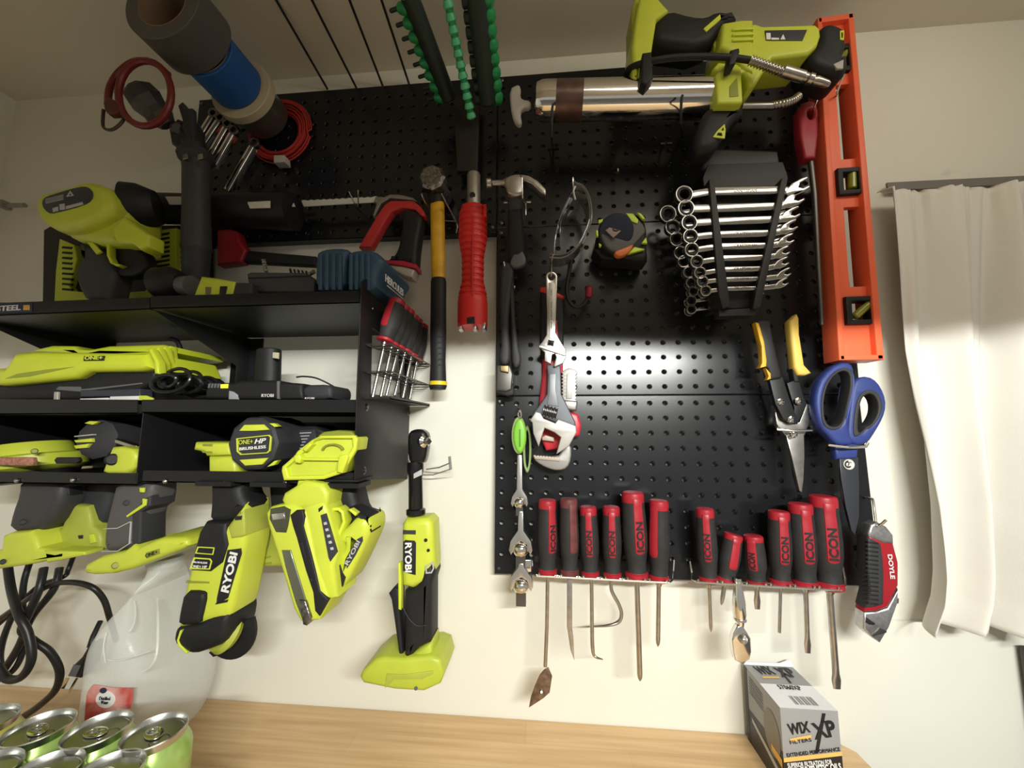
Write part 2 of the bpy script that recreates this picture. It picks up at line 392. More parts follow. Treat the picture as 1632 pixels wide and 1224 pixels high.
def sheet(px0, px1, yt, yb, sh, name='shelf_board', back=-.018):    # shelf: folded front lip plus flat sheet
    c = [(px0, yt[0]), (px1, yt[1]), (px1, yb[1]), (px0, yb[0])]
    lip = bar4(c, FD, FD-.0015)
    b0 = W(px0, yb[0], FD); b1 = W(px1, yb[1], FD)
    fl = ([b0, b1, V((b1.x, -back, b1.z)), V((b0.x, -back, b0.z))]+[q+V((0, 0, .0015)) for q in (b0, b1, V((b1.x, -back, b1.z)), V((b0.x, -back, b0.z)))], [(0, 1, 2, 3), (7, 6, 5, 4), (0, 4, 5, 1), (1, 5, 6, 2), (2, 6, 7, 3), (3, 7, 4, 0)])
    return ob(name, [lip, fl], SHB, sh)
sheet(240, 573, (472, 463), (492, 483), SH)
sheet(226, 570, (637, 637), (658, 659), SH)
sheet(-90, 238, (486, 474), (507, 493), SH2)
sheet(-90, 219, (636, 637), (661, 659), SH2)
for sh, a, b in ((SH, 226, 563), (SH2, -90, 219)):
    c0 = W(a, 775, FD); c1 = W(b, 766, FD)
    z = (c0.z+c1.z)/2
    ob('tool_rack', [box((c0.x, -FD, z), (c1.x, .018, z+.0015)), box((c0.x, -FD, z), (c1.x, -FD+.0015, z+.016)), box((c0.x, .0165, z), (c1.x, .018, z+.085))], SHB, sh)
Xr = W(570, 700, FD).x; Xd = W(222, 700, FD).x; Xb = W(-88, 700, FD).x
ob('end_panel', panelX([[(574, 449), (580, 444), (586, 447), (655, 535), (656, 763), (563, 765), (566, 640)], [(591, 522), (634, 553), (637, 634), (589, 628)]], Xr), SHB, SH)
# centre divider: rectangle below the middle shelf, triangular brace above it
zT = W(400, 490, FD).z; zM = W(400, 657, FD).z; zB_ = W(400, 770, FD).z
def yz(X, pts, t=.0015): return prism([pts], V((X+t/2, 0, 0)), V((0, -1, 0)), V((0, 0, 1)), t, .0003)
for sh, X in ((SH, Xd), (SH2, Xb)):
    ob('divider', yz(X, [(FD, zM), (FD, zB_), (-.018, zB_), (-.018, zM)]), SHB, sh)
    q = [(FD, zT), (-.018, zT), (-.018, zM), (.012, zM), (.012, zT-.058)]
    ob('brace', yz(X, q), SHB, sh)
    ob('upright', box((X, .0165, zM), (X+.028, .018, zT)), SHB, sh)
ob('upright', box((Xd-.035, .0165, zM), (Xd-.004, .018, zT)), SHB, SH2)
# black rail along the wall below the middle shelf at the far left
ob('back_plate', box((Xb, .0155, zB_), (Xd-.075, .018, zM)), SHB, SH2)
ob('back_plate', box((Xd+.0, .0155, zB_), (Xd+.03, .018, zM)), SHB, SH)
for px, py in ((28, 766), (117, 765)): p = W(px, py, FD+.001); ob('screw', lathe(p, p+V((0, -.003, 0)), [(0, .0032), (.6, .003), (1, .0015)], 12), STL, SH2)
for px, py in ((264, 767), (358, 770), (455, 770)): p = W(px, py, FD+.001); ob('screw', lathe(p, p+V((0, -.003, 0)), [(0, .0032), (.6, .003), (1, .0015)], 12), STL, SH)
for px, py in ((583, 649), (650, 658), (579, 750), (648, 736)):
    p = WX(px, py, Xr+.001); ob('bolt', [lathe(p, p+V((.0035, 0, 0)), [(0, .006), (.4, .0058), (.7, .003), (1, .003)], 14)], DST, SH)
p = WX(593, 492, Xr+.001); ob('screw', lathe(p, p+V((.002, 0, 0)), [(0, .0025), (1, .0015)], 10), STL, SH)
# sticker on the left lip
ob('sticker', slab([(-6, 482), (51, 483), (51, 497), (-6, 499)], FD+.0008, .0006, .0001), mat('navy sticker', (.02, .035, .07), .5), SH2)
ob('sticker_lettering', text('STEEL', W(-4, 496.5, FD), W(34, 494.5, FD), .0085, off=.0012, bold=.02), WHT, SH2)
ob('sticker_mark', slab([(37, 486), (47, 486), (47, 494), (37, 494)], FD+.0012, .0004, .0001), mat('orange print', (.75, .42, .08)), SH2)
# slots for the tool necks: black collars on the lip
for px in (345, 432, 545): c = W(px, 772, FD); ob('slot_collar', [box((c.x-.026, -FD-.006, zB_-.004), (c.x+.026, -FD+.03, zB_+.002))], SHB, SH)

# ------------------------------------------------------------------ screwdrivers
def hexdriver(*a): pass
HPROF = [(0, .80), (.012, .90), (.05, .95), (.10, .93), (.16, .90), (.30, .96), (.50, 1.0), (.64, .98), (.76, .84), (.86, .76), (.925, .84), (.935, .96), (.98, .96), (1, .80)]
def hr(t):
    for (a, b), (c, e) in zip(HPROF, HPROF[1:]):
        if t <= c: return b+(e-b)*(t-a)/(c-a)
    return .9
def patch(p0, p1, R, t0, t1, a0, a1, dr, nt=14, na=8, rnd=True):   # rounded strip lying on the handle surface; angles from the side facing the camera
    ax = p1-p0; L = ax.length; a, u, w = frame_of(ax, (CAMP-p0).normalized()); w = -w; v = []; f = []
    am = (a0+a1)/2; ah = (a1-a0)/2
    for i in range(nt+1):
        t = t0+(t1-t0)*i/nt
        k = 1.
        if rnd and t1-t < .05: k = math.sqrt(max(0, 1-((t-(t1-.05))/.05)**2))*.95+.05
        for j in range(na+1):
            an = am+ah*k*(2*j/na-1); edge = 1 if 0 < j < na and 0 < i < nt else 0
            r = R*hr(t)+(dr if edge else -.0004)
            v.append(p0+a*(t*L)+(u*math.cos(an)+w*math.sin(an))*r)
    for i in range(nt):
        for j in range(na): q = i*(na+1)+j; f.append((q, q+1, q+na+2, q+na+1))
    return v, f
RUBG = mat('charcoal grip rubber', (.028, .027, .027), .62, bump=.3, bscale=900, spec=.35, var=.25, vscale=70)
IRED = mat('screwdriver red', (.36, .016, .027), .4, var=.12, vscale=60)
DUST = mat('dusty dark red', (.16, .04, .04), .55, var=.4, vscale=60)
def driver(label, top, col, path, d, R, stripe=.0, txt=True, tip='flat', shaft=.0030, group='red and black screwdrivers in the wire racks', dust=False, d1=None, name='screwdriver', cat='screwdriver', wide=False, hasstripe=True, dt=None):
    dt = d if dt is None else dt
    p0 = W(top[0], top[1], dt); p1 = W(col[0], col[1], d)
    T = thing(name, label, cat, p1, group); red = DUST if dust else IRED
    ax = p1-p0; L = ax.length; A, u, w = frame_of(ax, (CAMP-p0).normalized()); w = -w
    h = ob('handle', [lathe(p0, p1, [(t, R*r) for t, r in HPROF], 28)], red, T)
    # rubber overmould from below the cap to the collar
    gp = [(t, R*hr(t)+.0007) for t in [.12, .16, .22, .3, .4, .5, .58, .66, .72, .78, .84, .88, .915]]
    gp = [(.115, R*hr(.112)-.001)]+gp+[(.922, R*hr(.915)-.001)]
    if dust: gp = [(t, r) for t, r in gp]
    ob('grip', [lathe(p0, p1, gp, 28)], RUBG, T)
    if hasstripe:
        wd_ = .42 if wide else .5
        ob('stripe', [patch(p0, p1, R, .06, .72, stripe-wd_, stripe+wd_, .0016)], red, T)
    if txt:
        nrm = u*math.cos(stripe)+w*math.sin(stripe)
        t0, t1 = (.66, .32); hh = R*.62
        side = nrm.cross(-A)
        q0 = p0+A*(t0*L)+nrm*(R*1.0+.0012)-side*(hh/2); q1 = p0+A*(t1*L)+nrm*(R*.97+.0014)-side*(hh/2)
        ob('lettering', text('ICON', q0, q1, hh, n=nrm, off=.0006, bold=.035), INK, T)
    pts = [W(*(q if len(q) == 3 else (q[0], q[1], d))) for q in path]
    pts = [p1 - A*.004]+pts
    if tip == 'phillips':
        n = len(pts); e = pts[-1]; dr_ = (pts[-1]-pts[-2]).normalized()
        g = tube(pts[:-1]+[e-dr_*.009, e-dr_*.004, e], [shaft]*(n)+[shaft*.8, shaft*.25], 12)
    elif tip == 'flat':
        e = pts[-1]; dr_ = (pts[-1]-pts[-2]).normalized(); f_ = []
        a_, u_, w_ = frame_of(dr_, V((0, -1, 0))); rs = []
        for q, ru, rw in [(pts[0], shaft, shaft), (pts[-1]-dr_*.030, shaft, shaft), (pts[-1]-dr_*.020, shaft*.8, shaft*1.15), (pts[-1]-dr_*.012, shaft*.5, shaft*1.5), (pts[-1], shaft*.2, shaft*1.15)]:
            rs.append([q+u_*(ru*math.cos(2*math.pi*k/14))+w_*(rw*math.sin(2*math.pi*k/14)) for k in range(14)])
        g = rings(rs)
    elif tip == 'pick': g = tube(pts, [shaft]*(len(pts)-2)+[shaft*.7, shaft*.2], 12, sm=5)
    else: g = tube(pts, shaft, 12)
    ob('shaft', [g, lathe(p1-A*.002, p1+A*.008, [(0, shaft*1.6), (.6, shaft*1.5), (1, shaft)], 14)], STL if not tip == 'flat' else DST if False else STL, T)
    return T
DD = .045
# first rack
driver('scraper with a red and black handle and a wide riveted blade, beside the joint chain', (872, 796), (873, 915), [(871.5, 1000), (869, 1062)], DD, .0150, stripe=.55, tip='rod')
sc = SC.objects[-1] if False else None
_t = [o for o in bpy.data.objects if o.name.startswith('screwdriver')][0]
_t.name = 'scraper'; _t['category'] = 'scraper'; del _t['group']
BRZ = mat('worn bronze steel', (.30, .22, .16), .38, .9, var=.5, vscale=120)
ob('blade', slab([(860, 1076), (867, 1068), (874, 1064), (880, 1078), (876, 1104), (866, 1113), (843, 1128), (846, 1111), (852, 1094)], DD+.001, .0022, .0004), BRZ, _t)
ob('rivet', lathe(W(863, 1103, DD+.001), W(863, 1103, DD+.004), [(0, .0035), (.6, .003), (1, .0015)], 12), STL, _t)
_d2 = driver('pry bar driver with a dusty faded dark handle and bent blade end', (906, 794), (908, 916), [(908, 1000)], DD, .0148, stripe=.5, txt=False, tip='rod', shaft=.0012, dust=True)
_d2.name = 'pry_driver'; _d2['category'] = 'pry bar'; del _d2['group']
ob('bar', slab([(903.5, 918), (912, 918), (912, 1002), (914, 1016), (915.5, 1054), (909, 1035), (905, 1008), (903.5, 1000)], DD+.002, .003, .0006), STL, _d2)
_p = driver('straight pick with a short hooked tip and centred red stripe', (937, 807), (941, 918), [(942.6, 921), (943.5, 1000), (944.5, 1033), (948, 1046), (961, 1051, DD+.006)], DD, .0140, stripe=0, tip='pick', shaft=.0030, wide=True, name='hook_pick', cat='pick'); del _p['group']
_p = driver('radiator hose pick with a big curled shaft crossing behind its neighbour', (974, 807), (976, 920), [(974, 924), (975, 942), (986, 963), (990.5, 978), (986, 991), (968, 997), (934, 999, DD-.012)], DD, .0140, stripe=.05, tip='pick', shaft=.0028, wide=True, name='curved_pick', cat='pick'); del _p['group']
driver('tallest cross-tip screwdriver of the left rack, with a long shaft', (1008, 784), (1015, 921), [(1020, 1085)], DD, .0178, stripe=.42, tip='phillips', shaft=.0040)
driver('cross-tip screwdriver at the right end of the left rack, red stripe turned left', (1050, 797), (1050, 926), [(1048.5, 1030)], DD, .0152, stripe=-.55, txt=False, tip='phillips', shaft=.0033)
# second rack
driver('slim cross-tip screwdriver at the left end of the right rack', (1123, 810), (1130, 928), [(1133, 1007)], DD, .0138, stripe=.05, tip='phillips', shaft=.0026, wide=True)
driver('stubby screwdriver leaning left, stripe on its right and no writing in view', (1169, 851), (1156, 926), [(1149.5, 964)], DD, .0138, stripe=.5, txt=False, tip='phillips', shaft=.0030)
driver('stubby screwdriver with a short flat blade, right of the hanging ratchet', (1200, 853), (1206.5, 930), [(1207, 971)], DD, .0140, stripe=-.25, tip='flat', shaft=.0032)
driver('thin flat screwdriver, third from the right end of the right rack', (1241, 814), (1244.5, 932), [(1242, 1008)], DD, .0150, stripe=.42, tip='rod', shaft=.0022)
driver('medium flat screwdriver, second from the right end of the right rack', (1275, 802), (1284, 935), [(1287.5, 1041)], DD, .0168, stripe=.45, tip='flat', shaft=.0032)
driver('largest flat screwdriver with a dark tip, at the right end of the right rack', (1311, 790), (1322, 938), [(1334, 1098)], DD, .0190, stripe=.42, tip='flat', shaft=.0042)
def wire_rack(label, xa, ya, xb, yb, n, hookL, hookR):
    T = thing('screwdriver_rack', label, 'rack', W((xa+xb)/2, (ya+yb)/2, .02), 'wire screwdriver racks on the lowest pegboard')
    ob('rail', [tube([W(hookL[0], hookL[1], .004), W(hookL[0], hookL[1], .012), W(xa, ya-12, .014), W(xa, ya-2, .03), W(xa+6, ya+3, .062), W(xb-6, yb+3, .062), W(xb, yb-3, .03), W(xb, yb-16, .014), W(hookR[0], hookR[1], .012), W(hookR[0], hookR[1], .004)], .0016, 8),
                tube([W(xa+6, ya+1, .028), W(xb-6, yb+1, .028)], .0014, 8)], ZNC, T)
    g = []
    for i in range(n+1):
        t = i/n; x = xa+6+(xb-xa-12)*t; y = ya+(yb-ya)*t
        for s in (-4, 4):
            if 0 < i < n or (i == 0 and s > 0) or (i == n and s < 0): g.append(tube([W(x+s, y+1, .028), W(x+s, y+3, .062), W(x+s, y-1.5, .066)], .0012, 6))
    for q in g: ob('prong', q, ZNC, T)
    return T
wire_rack('zinc wire rack holding the left group of drivers', 849, 915, 1073, 926, 6, (848, 893), (1074, 893))
wire_rack('zinc wire rack holding the right group of drivers', 1103, 925, 1347, 938, 6, (1100, 895), (1343, 903))
# ratchet hanging head down
T = thing('ratchet_wrench', 'small chrome ratchet wrench hanging head down between the two stubby screwdrivers', 'ratchet', W(1178, 990, .05))
ob('handle', [lathe(W(1175.5, 921, .06), W(1180, 1002, .06), [(0, .0050), (.06, .0058), (.10, .0040), (.2, .0060), (.45, .0085), (.7, .0090), (.78, .0080), (.80, .0088), (.83, .0088), (.85, .006), (1, .0045)], 20)], CHR, T)
ob('head', slab([(1176, 998), (1184, 998), (1191, 1008), (1197, 1018), (1198, 1040), (1195, 1052), (1183, 1058), (1172, 1053), (1169, 1040), (1167, 1020), (1170, 1010)], .066, .011, .002), CHR, T)
ob('drive_button', lathe(W(1184, 1019, .066), W(1184, 1019, .0715), [(0, .006), (.6, .006), (.8, .003), (1, .001)], 16), STL, T)
# the six drivers in the side rack of the shelf
SR = thing('side_rack', 'black steel screwdriver rack on the right side of the shelf unit', 'rack', WX(590, 600, Xr+.02))
g = []
for (yy, nm) in ((549, 1), (592, 2)):
    z = W(585, yy, .165).z; x0 = Xr+.004; x1 = Xr+.040
    fr = [V((x0, -.165, z)), V((x1, -.165, z)), V((x1, .012, z)), V((x0, .012, z))]
    g.append(tube(fr, .0012, 6, closed=True))
    for k in range(9):
        y = -.150+.019*k; g.append(tube([V((x0, y, z)), V((x1, y, z))], .0010, 6))
    g.append(tube([V(((x0+x1)/2, -.165, z)), V(((x0+x1)/2, .012, z))], .0010, 6))
ob('grids', g, DST, SR)
z = W(590, 636, .165).z
ob('tray', [box((Xr+.003, -.165, z), (Xr+.042, .014, z+.0012)), box((Xr+.0405, -.165, z), (Xr+.042, .014, z+.004))], SHB, SR)
ob('upright', box((Xr+.003, -.008, z), (Xr+.0042, .012, W(585, 549, .165).z+.01)), SHB, SR)
for k, (tp_, cl_, tip_, dd) in enumerate([((634, 479), (613, 546), (594, 633), .140), ((643, 488), (624, 552), (607, 632), .112), ((651, 494), (634, 557), (616, 630), .085), ((658, 503), (645, 563), (629, 630), .058), ((664, 509), (655, 570), (642, 634), .031), ((673, 518), (664, 577), (653, 636), .006)]):
    dirs = ['nearest the front', 'second from the front', 'third from the front', 'fourth from the front', 'fifth from the front', 'nearest the wall'][k]
    driver('red and black screwdriver leaning in the side rack of the shelf, '+dirs, tp_, cl_, [(tip_[0], tip_[1], dd+.012)], dd, .0124 if k else .0132, stripe=-.75, txt=False, tip='rod', shaft=.0026, group='screwdrivers in the side rack of the shelf', dt=dd-.014)
# ------------------------------------------------------------------ hand tools on the pegboards
def C(o, s):                      # crop coordinates to photo pixels
    return lambda *p: [(o[0]+x/s, o[1]+y/s) for x, y in p]
def hook(parent, pts, r=.0013, name='hook', m=None): return ob(name, tube([W(*p) for p in pts], r, 8, sm=2), m or ZNC, parent)
# ---- heavy hammer
T = thing('sledge_hammer', 'club hammer with a yellow and black handle and battered round steel face', 'hammer', W(695, 440, .04))
BAT = mat('battered steel', (.34, .33, .32), .32, 1., bump=1.0, bscale=260, var=.6, vscale=200)
pc = W(687, 280, .075); pb_ = V((pc.x, -.005, pc.z))
ob('head', lathe(pb_, pc, [(0, .018), (.08, .022), (.3, .0225), (.4, .020), (.6, .020), (.72, .0235), (.93, .0235), (1, .019)], 8), BAT, T, sharp=20)
ob('neck', lathe(W(690, 298, .045), W(698, 326, .045), [(0, .013), (.5, .014), (1, .0115)], 20), BLK, T)
ob('handle', lathe(W(697, 322, .045), W(699, 460, .045), [(0, .0110), (.04, .0125), (.5, .0125), (1, .0120)], 24, sq=.8), YEL, T)
ob('grip', lathe(W(699, 444, .045), W(698, 621, .045), [(0, .0122), (.03, .0135), (.2, .0135), (.5, .0138), (.75, .0128), (.93, .0140), (.97, .0150), (1, .0130)], 24, sq=.8), BLK, T)
ob('band', lathe(W(698.5, 608, .045), W(698.3, 614, .045), [(0, .0146), (1, .0149)], 24, sq=.81), mat('bright yellow band', (.75, .55, .02)), T)
for q in range(6): ob('grip_mark', slab([(698+q*.3, 535+q*9), (704, 533+q*9), (704, 536+q*9), (698, 538+q*9)], .0565, .001, .0002), GRY, T)
H = thing('hammer_hook', 'double wire hook carrying the yellow handled club hammer', 'hook', W(700, 352, .01))
hook(H, [(672, 309, .09), (676, 320, .075), (685, 336, .03), (690, 352, .004)], .0012); hook(H, [(704, 309, .09), (712, 325, .06), (726, 352, .03), (727, 353, .004)], .0012); hook(H, [(690, 353, .004), (727, 353, .004), (727, 371, .004)], .0014)
# ---- red faucet tool
T = thing('plumbing_wrench', 'ribbed bright red plumbing multi wrench with a grey tube sticking out on top', 'plumbing tool', W(753, 400, .04))
ALU = mat('dull aluminium', (.42, .40, .36), .45, .8)
ob('tube', [lathe(W(755, 278, .045), W(755, 345, .045), [(0, .0110), (.03, .0118), (.8, .0118), (1, .0112)], 28)], ALU, T)
ob('tube_hole', lathe(W(753, 311, .0565), W(753, 311, .0585), [(0, .0052), (1, .0050)], 20), INK, T)
pf = []; keys = [(0, .0205), (.05, .0235), (.28, .0240), (.42, .0185), (.62, .0180), (.74, .0235), (.8, .0255), (1, .0255)]
def kf(t):
    for (a, b), (c, e) in zip(keys, keys[1:]):
        if t <= c: return b+(e-b)*(t-a)/(c-a)
for i in range(120):
    t = i/119; rb = .0011*(1 if (i % 6) < 4 else -1) if .03 < t < .76 else 0
    pf.append((t, kf(t)+rb))
ob('body', lathe(W(754, 331, .045), W(753, 522, .045), pf, 32, sq=.85), BRED, T)
ob('seam', slab([(752.5, 345), (754.5, 345), (753.5, 470), (751.5, 470)], .0675, .006, .0008), BRED, T)
for x in (737, 747, 762, 770): ob('tooth', slab([(x, 325), (x+5, 325), (x+5, 345), (x, 345)], .058, .01, .001), BRED, T)
for x in (733, 756, 770): ob('jaw_insert', slab([(x-3, 515), (x+4, 513), (x+3, 524), (x-2, 526)], .058, .02, .001), STL, T)
ob('slot', slab([(744, 506), (756, 504), (757, 516), (744, 516)], .0668, .004, .0005), INK, T)
# ---- claw hammer
T = thing('claw_hammer', 'small claw hammer with grey and black grip next to the red tool', 'hammer', W(823, 350, .04))
ob('face', lathe(W(775, 292, .10), W(808, 291, .095), [(0, .0065), (.02, .0078), (.22, .0078), (.3, .0045), (.8, .0045), (1, .009)], 20), STL, T)
ob('head', [slab([(803, 288), (806, 281), (818, 276), (830, 276), (835, 283), (833, 302), (830, 311), (810, 310), (806, 298)], .105, .020, .004, sm=1),
            slab([(828, 277), (842, 279), (857, 287), (870, 301), (870, 311), (862, 306), (848, 293), (834, 286)], .108, .022, .002)], STL, T)
ob('handle', lathe(W(820, 308, .09), W(824, 420, .035), [(0, .0105), (.1, .0115), (.2, .0120), (.35, .0125), (.6, .0140), (.85, .0170), (.96, .0175), (1, .0120)], 24, sq=.75), BLK, T)
ob('collar', lathe(W(820, 311, .0905), W(821.5, 333, .079), [(0, .0112), (.6, .0125), (1, .0125)], 24, sq=.8), GRY, T)
ob('inlay', slab([(823, 358), (829, 362), (832, 398), (839, 412), (836, 422), (820, 427), (812, 420), (815, 412), (821, 398)], .054, .012, .003, sm=1), mat('mid grey rubber', (.10, .10, .105), .5), T)
H = thing('hammer_hook', 'wire hook with two short arms under the claw hammer head', 'hook', W(825, 330, .0))
hook(H, [(803, 323, .09), (814, 324, .085), (816, 330, .03), (817, 330, .003)]); hook(H, [(846, 322, .09), (834, 323, .085), (832, 330, .03), (831, 330, .003)]); hook(H, [(838, 324, .08), (838, 343, .08)]); hook(H, [(832, 283, .109), (833, 316, .104), (836, 324, .08)], .0010)
# ---- safety glasses
T = thing('safety_glasses', 'clear safety glasses hanging open between the claw hammer and the tape measure', 'glasses', W(910, 340, .03))
GLS = mat('clear polycarbonate', (.9, .92, .92), .04, trans=.92, ior=1.5)
def ribbon(pts, d0, d1, t=.0016, sm=4):
    a = catmull([W(x, y, d1) for x, y in pts], sm); n = len(a); v = []
    for i, p in enumerate(a):
        tg = (a[min(i+1, n-1)]-a[max(i-1, 0)]).normalized(); nn = V((tg.z, 0, -tg.x)).normalized()*t/2
        v += [p+nn, p-nn, V((p.x, -d0, p.z))-nn, V((p.x, -d0, p.z))+nn]
    f = []
    for i in range(n-1):
        for k in range(4): f.append((4*i+k, 4*i+(k+1) % 4, 4*i+4+(k+1) % 4, 4*i+4+k))
    return v, f+[(0, 1, 2, 3), (4*n-1, 4*n-2, 4*n-3, 4*n-4)]
ob('lens', [ribbon([(915, 290), (927, 297), (936, 312), (940, 335), (939, 352), (933, 368)], .03, .075)], GLS, T)
ob('lens', [ribbon([(933, 368), (925, 385), (911, 399), (895, 406), (876, 405)], .03, .075)], GLS, T)
ob('frame', [tube([W(x, y, .076) for x, y in [(913, 284), (917, 291), (929, 296), (939, 313), (943, 337), (941, 356), (934, 372), (925, 388), (911, 403), (895, 411), (876, 410)]], .0014, 8, sm=4)], mat('smoky clear plastic', (.35, .35, .34), .1, trans=.6), T)
ob('temple', [ribbon([(914, 303), (905, 318), (897, 335), (889, 360), (884, 390), (884, 408)], .040, .052)], GLS, T)
ob('temple', [ribbon([(914, 310), (903, 330), (894, 352), (893, 380)], .014, .024)], GLS, T)
ob('nose_piece', [tube([W(*p) for p in [(917, 297, .078), (914, 305, .078), (917, 318, .078)]], .0016, 8, sm=3)], mat('nose piece silicone', (.55, .54, .5), .15), T)
H = thing('peg_hook', 'zinc hook above the small wrench that holds the clear safety glasses', 'hook', W(913, 288, .0))
hook(H, [(930, 315, .0), (922, 305, .04), (914, 300, .078), (913, 283, .082)], .0014)
# ---- tape measure
c8 = C((700, 240), 4.533)
T = thing('tape_measure', 'black and navy tape measure with lime accents and an orange lock', 'tape measure', W(990, 400, .02))
ob('case', slab(c8((1150, 560), (1170, 500), (1230, 460), (1320, 446), (1420, 450), (1470, 480), (1500, 540), (1505, 680), (1505, 790), (1420, 790), (1330, 770), (1230, 740), (1170, 690), (1145, 620)), .060, .045, .006, sm=1), BLK, T)
ob('bumper', slab(c8((1160, 600), (1185, 530), (1240, 475), (1320, 450), (1400, 460), (1470, 520), (1500, 585), (1460, 620), (1400, 690), (1330, 735), (1270, 735), (1200, 690)), .064, .01, .003, sm=2), mat('grey rubber', (.11, .11, .11), .55), T)
ob('disc', lathe(W(*c8((1277, 585))[0], .062), W(*c8((1277, 585))[0], .0685), [(0, .0275), (.6, .0275), (.9, .026), (1, .023)], 36), mat('navy plastic', (.02, .028, .055), .5), T)
ob('emblem', slab(c8((1200, 575), (1310, 495), (1362, 535), (1258, 632)), .0700, .0015, .0005), mat('bronze emblem', (.22, .17, .14), .4, .4), T)
ob('emblem_mark', slab([(x, y) for x, y in c8(*circ(1277, 567, 26, 17, 16))], .0708, .001, .0002, holes=[c8(*circ(1277, 567, 13, 6, 12))]), INK, T)
for q in (((1350, 452), (1400, 455), (1440, 500), (1432, 525), (1390, 510)), ((1200, 500), (1250, 462), (1290, 455), (1230, 500)), ((1432, 445), (1460, 455), (1490, 492), (1470, 495)), ((1150, 500), (1185, 492), (1180, 515), (1155, 525)), ((1133, 575), (1148, 575), (1150, 620), (1135, 612)), ((1465, 665), (1495, 625), (1503, 668)), ((1365, 745), (1410, 695), (1485, 712)), ((1155, 668), (1172, 680), (1168, 695), (1155, 685))):
    ob('accent', slab(c8(*q), .0665, .006, .0006), mat('fluorescent lime rubber', (.62, .85, .05), .4), T)
ob('lock', slab(c8((1268, 725), (1340, 700), (1400, 672), (1405, 690), (1360, 745), (1300, 765), (1272, 750)), .073, .012, .002, sm=1), mat('orange plastic', (.72, .19, .05), .4), T)
ob('clip_base', slab(c8((1115, 710), (1180, 700), (1300, 760), (1505, 740), (1505, 795), (1400, 790), (1180, 780)), .045, .04, .003), BLK, T)
# ---- big black hook with red tip
T = thing('utility_hook', 'curled black coated hook with a dark red cap below the safety glasses', 'hook', W(915, 400, .0))
ob('hook', [tube([W(*p) for p in [(905, 400, .004), (912, 405, .03), (907, 435, .035), (903, 462, .037), (908, 482, .038), (920, 490, .038), (932, 483, .038), (938, 470, .038)]], .0030, 12, sm=5)], BLK, T)
ob('cap', lathe(W(938, 474, .038), W(939.5, 456, .038), [(0, .0052), (.2, .0062), (.8, .0062), (1, .003)], 16), mat('dark red vinyl', (.25, .015, .03), .35), T)
# ---- nippers, small wrench, pipe wrench, big wrench
c6 = C((760, 400), 4.08); c7 = C((760, 620), 3.4)
T = thing('pliers', 'black handled pliers hanging head down at the left edge of the pegboards', 'pliers', W(808, 520, .03))
ob('handle', slab(c6((165, 70), (235, 70), (240, 120), (215, 300), (200, 490), (215, 640), (210, 720), (175, 745), (145, 700), (160, 600), (150, 400), (150, 200)), .050, .016, .005, sm=1), GRY, T)
ob('handle', slab(c6((205, 75), (235, 100), (240, 300), (250, 480), (270, 620), (290, 700), (275, 750), (240, 760), (225, 700), (225, 540), (215, 400)), .044, .015, .005, sm=1), GRY, T)
ob('head', slab(c6((130, 740), (215, 745), (232, 800), (225, 900), (190, 915), (125, 905)), .040, .014, .002), mat('oiled dark steel', (.10, .095, .085), .4, .8), T)
ob('jaw', slab(c6((125, 880), (235, 860), (240, 935), (200, 945), (130, 920)), .036, .012, .002), BLK, T)
ob('spring', slab(c6((150, 745), (205, 745), (205, 790), (155, 780)), .046, .006, .001), mat('brass', (.35, .25, .12), .4, .8), T)
hook(thing('peg_hook', 'short zinc hook poking out above the black handled pliers', 'hook', W(803, 420, .0)), [(806, 432, .002), (806, 430, .045), (803, 417, .055)], .0013)
T = thing('pipe_wrench', 'red pipe wrench with a black sleeve and grey toothed jaw behind the adjustable wrenches', 'pipe wrench', W(885, 640, .01))
ob('sleeve', slab(c6((412, 262), (450, 240), (520, 275), (568, 305), (565, 600), (560, 720), (420, 700), (412, 500)), .030, .020, .004), BLK, T)
ob('sleeve_band', slab(c6((410, 232), (450, 232), (568, 290), (566, 310), (520, 300), (410, 262)), .032, .021, .003), BRED, T)
PRED = mat('pipe wrench red', (.55, .03, .045), .35)
ob('body', [slab(c6((425, 640), (560, 690), (560, 1000), (600, 1040), (660, 1060), (682, 1130), (670, 1200), (600, 1220), (520, 1290), (450, 1300), (400, 1180), (405, 980), (425, 800)), .028, .018, .005), slab(c6((505, 450), (520, 450), (530, 560), (512, 560)), .033, .006, .001)], PRED, T)
tooth = [(548+(12 if k % 2 else 0), 790+k*11) for k in range(17)]; tooth2 = [(652-(12 if k % 2 else 0), 975-k*11) for k in range(17)]
ob('hook_shank', slab(c6(*([(570, 775), (600, 760), (630, 770)]+[(652, 785)]+tooth2[::-1][0:17]+[(650, 980), (555, 980)]+tooth[::-1])), .036, .010, .0008), mat('grey cast steel', (.22, .215, .20), .42, .7), T)
ob('shank_inset', slab(c6((585, 800), (600, 795), (615, 800), (618, 960), (580, 960)), .0375, .003, .0006), mat('light grey cast steel', (.33, .32, .30), .45, .5), T)
ob('nut', slab(c6((560, 968), (655, 975), (650, 1040), (555, 1030)), .040, .018, .003), mat('grey cast steel', (.22, .215, .20)), T)
ob('hook_jaw', slab(c7((470, 300), (512, 300), (512, 380), (490, 430), (440, 444), (380, 430), (320, 395), (305, 372), (310, 360), (440, 366), (458, 340)), .034, .016, .003, sm=1), mat('light grey cast steel', (.33, .32, .30)), T)
ob('teeth', slab(c7(*([(305, 360)]+[(315+k*8, 358+(6 if k % 2 else 0)+k*.6) for k in range(17)]+[(452, 372), (448, 392), (315, 380)])), .037, .018, .0006), mat('worn tan steel', (.42, .36, .28), .5, .3), T)
ob('heel_jaw', slab(c7((352, 262), (372, 250), (418, 262), (420, 286), (355, 278)), .037, .018, .001), mat('worn tan steel', (.42, .36, .28)), T)
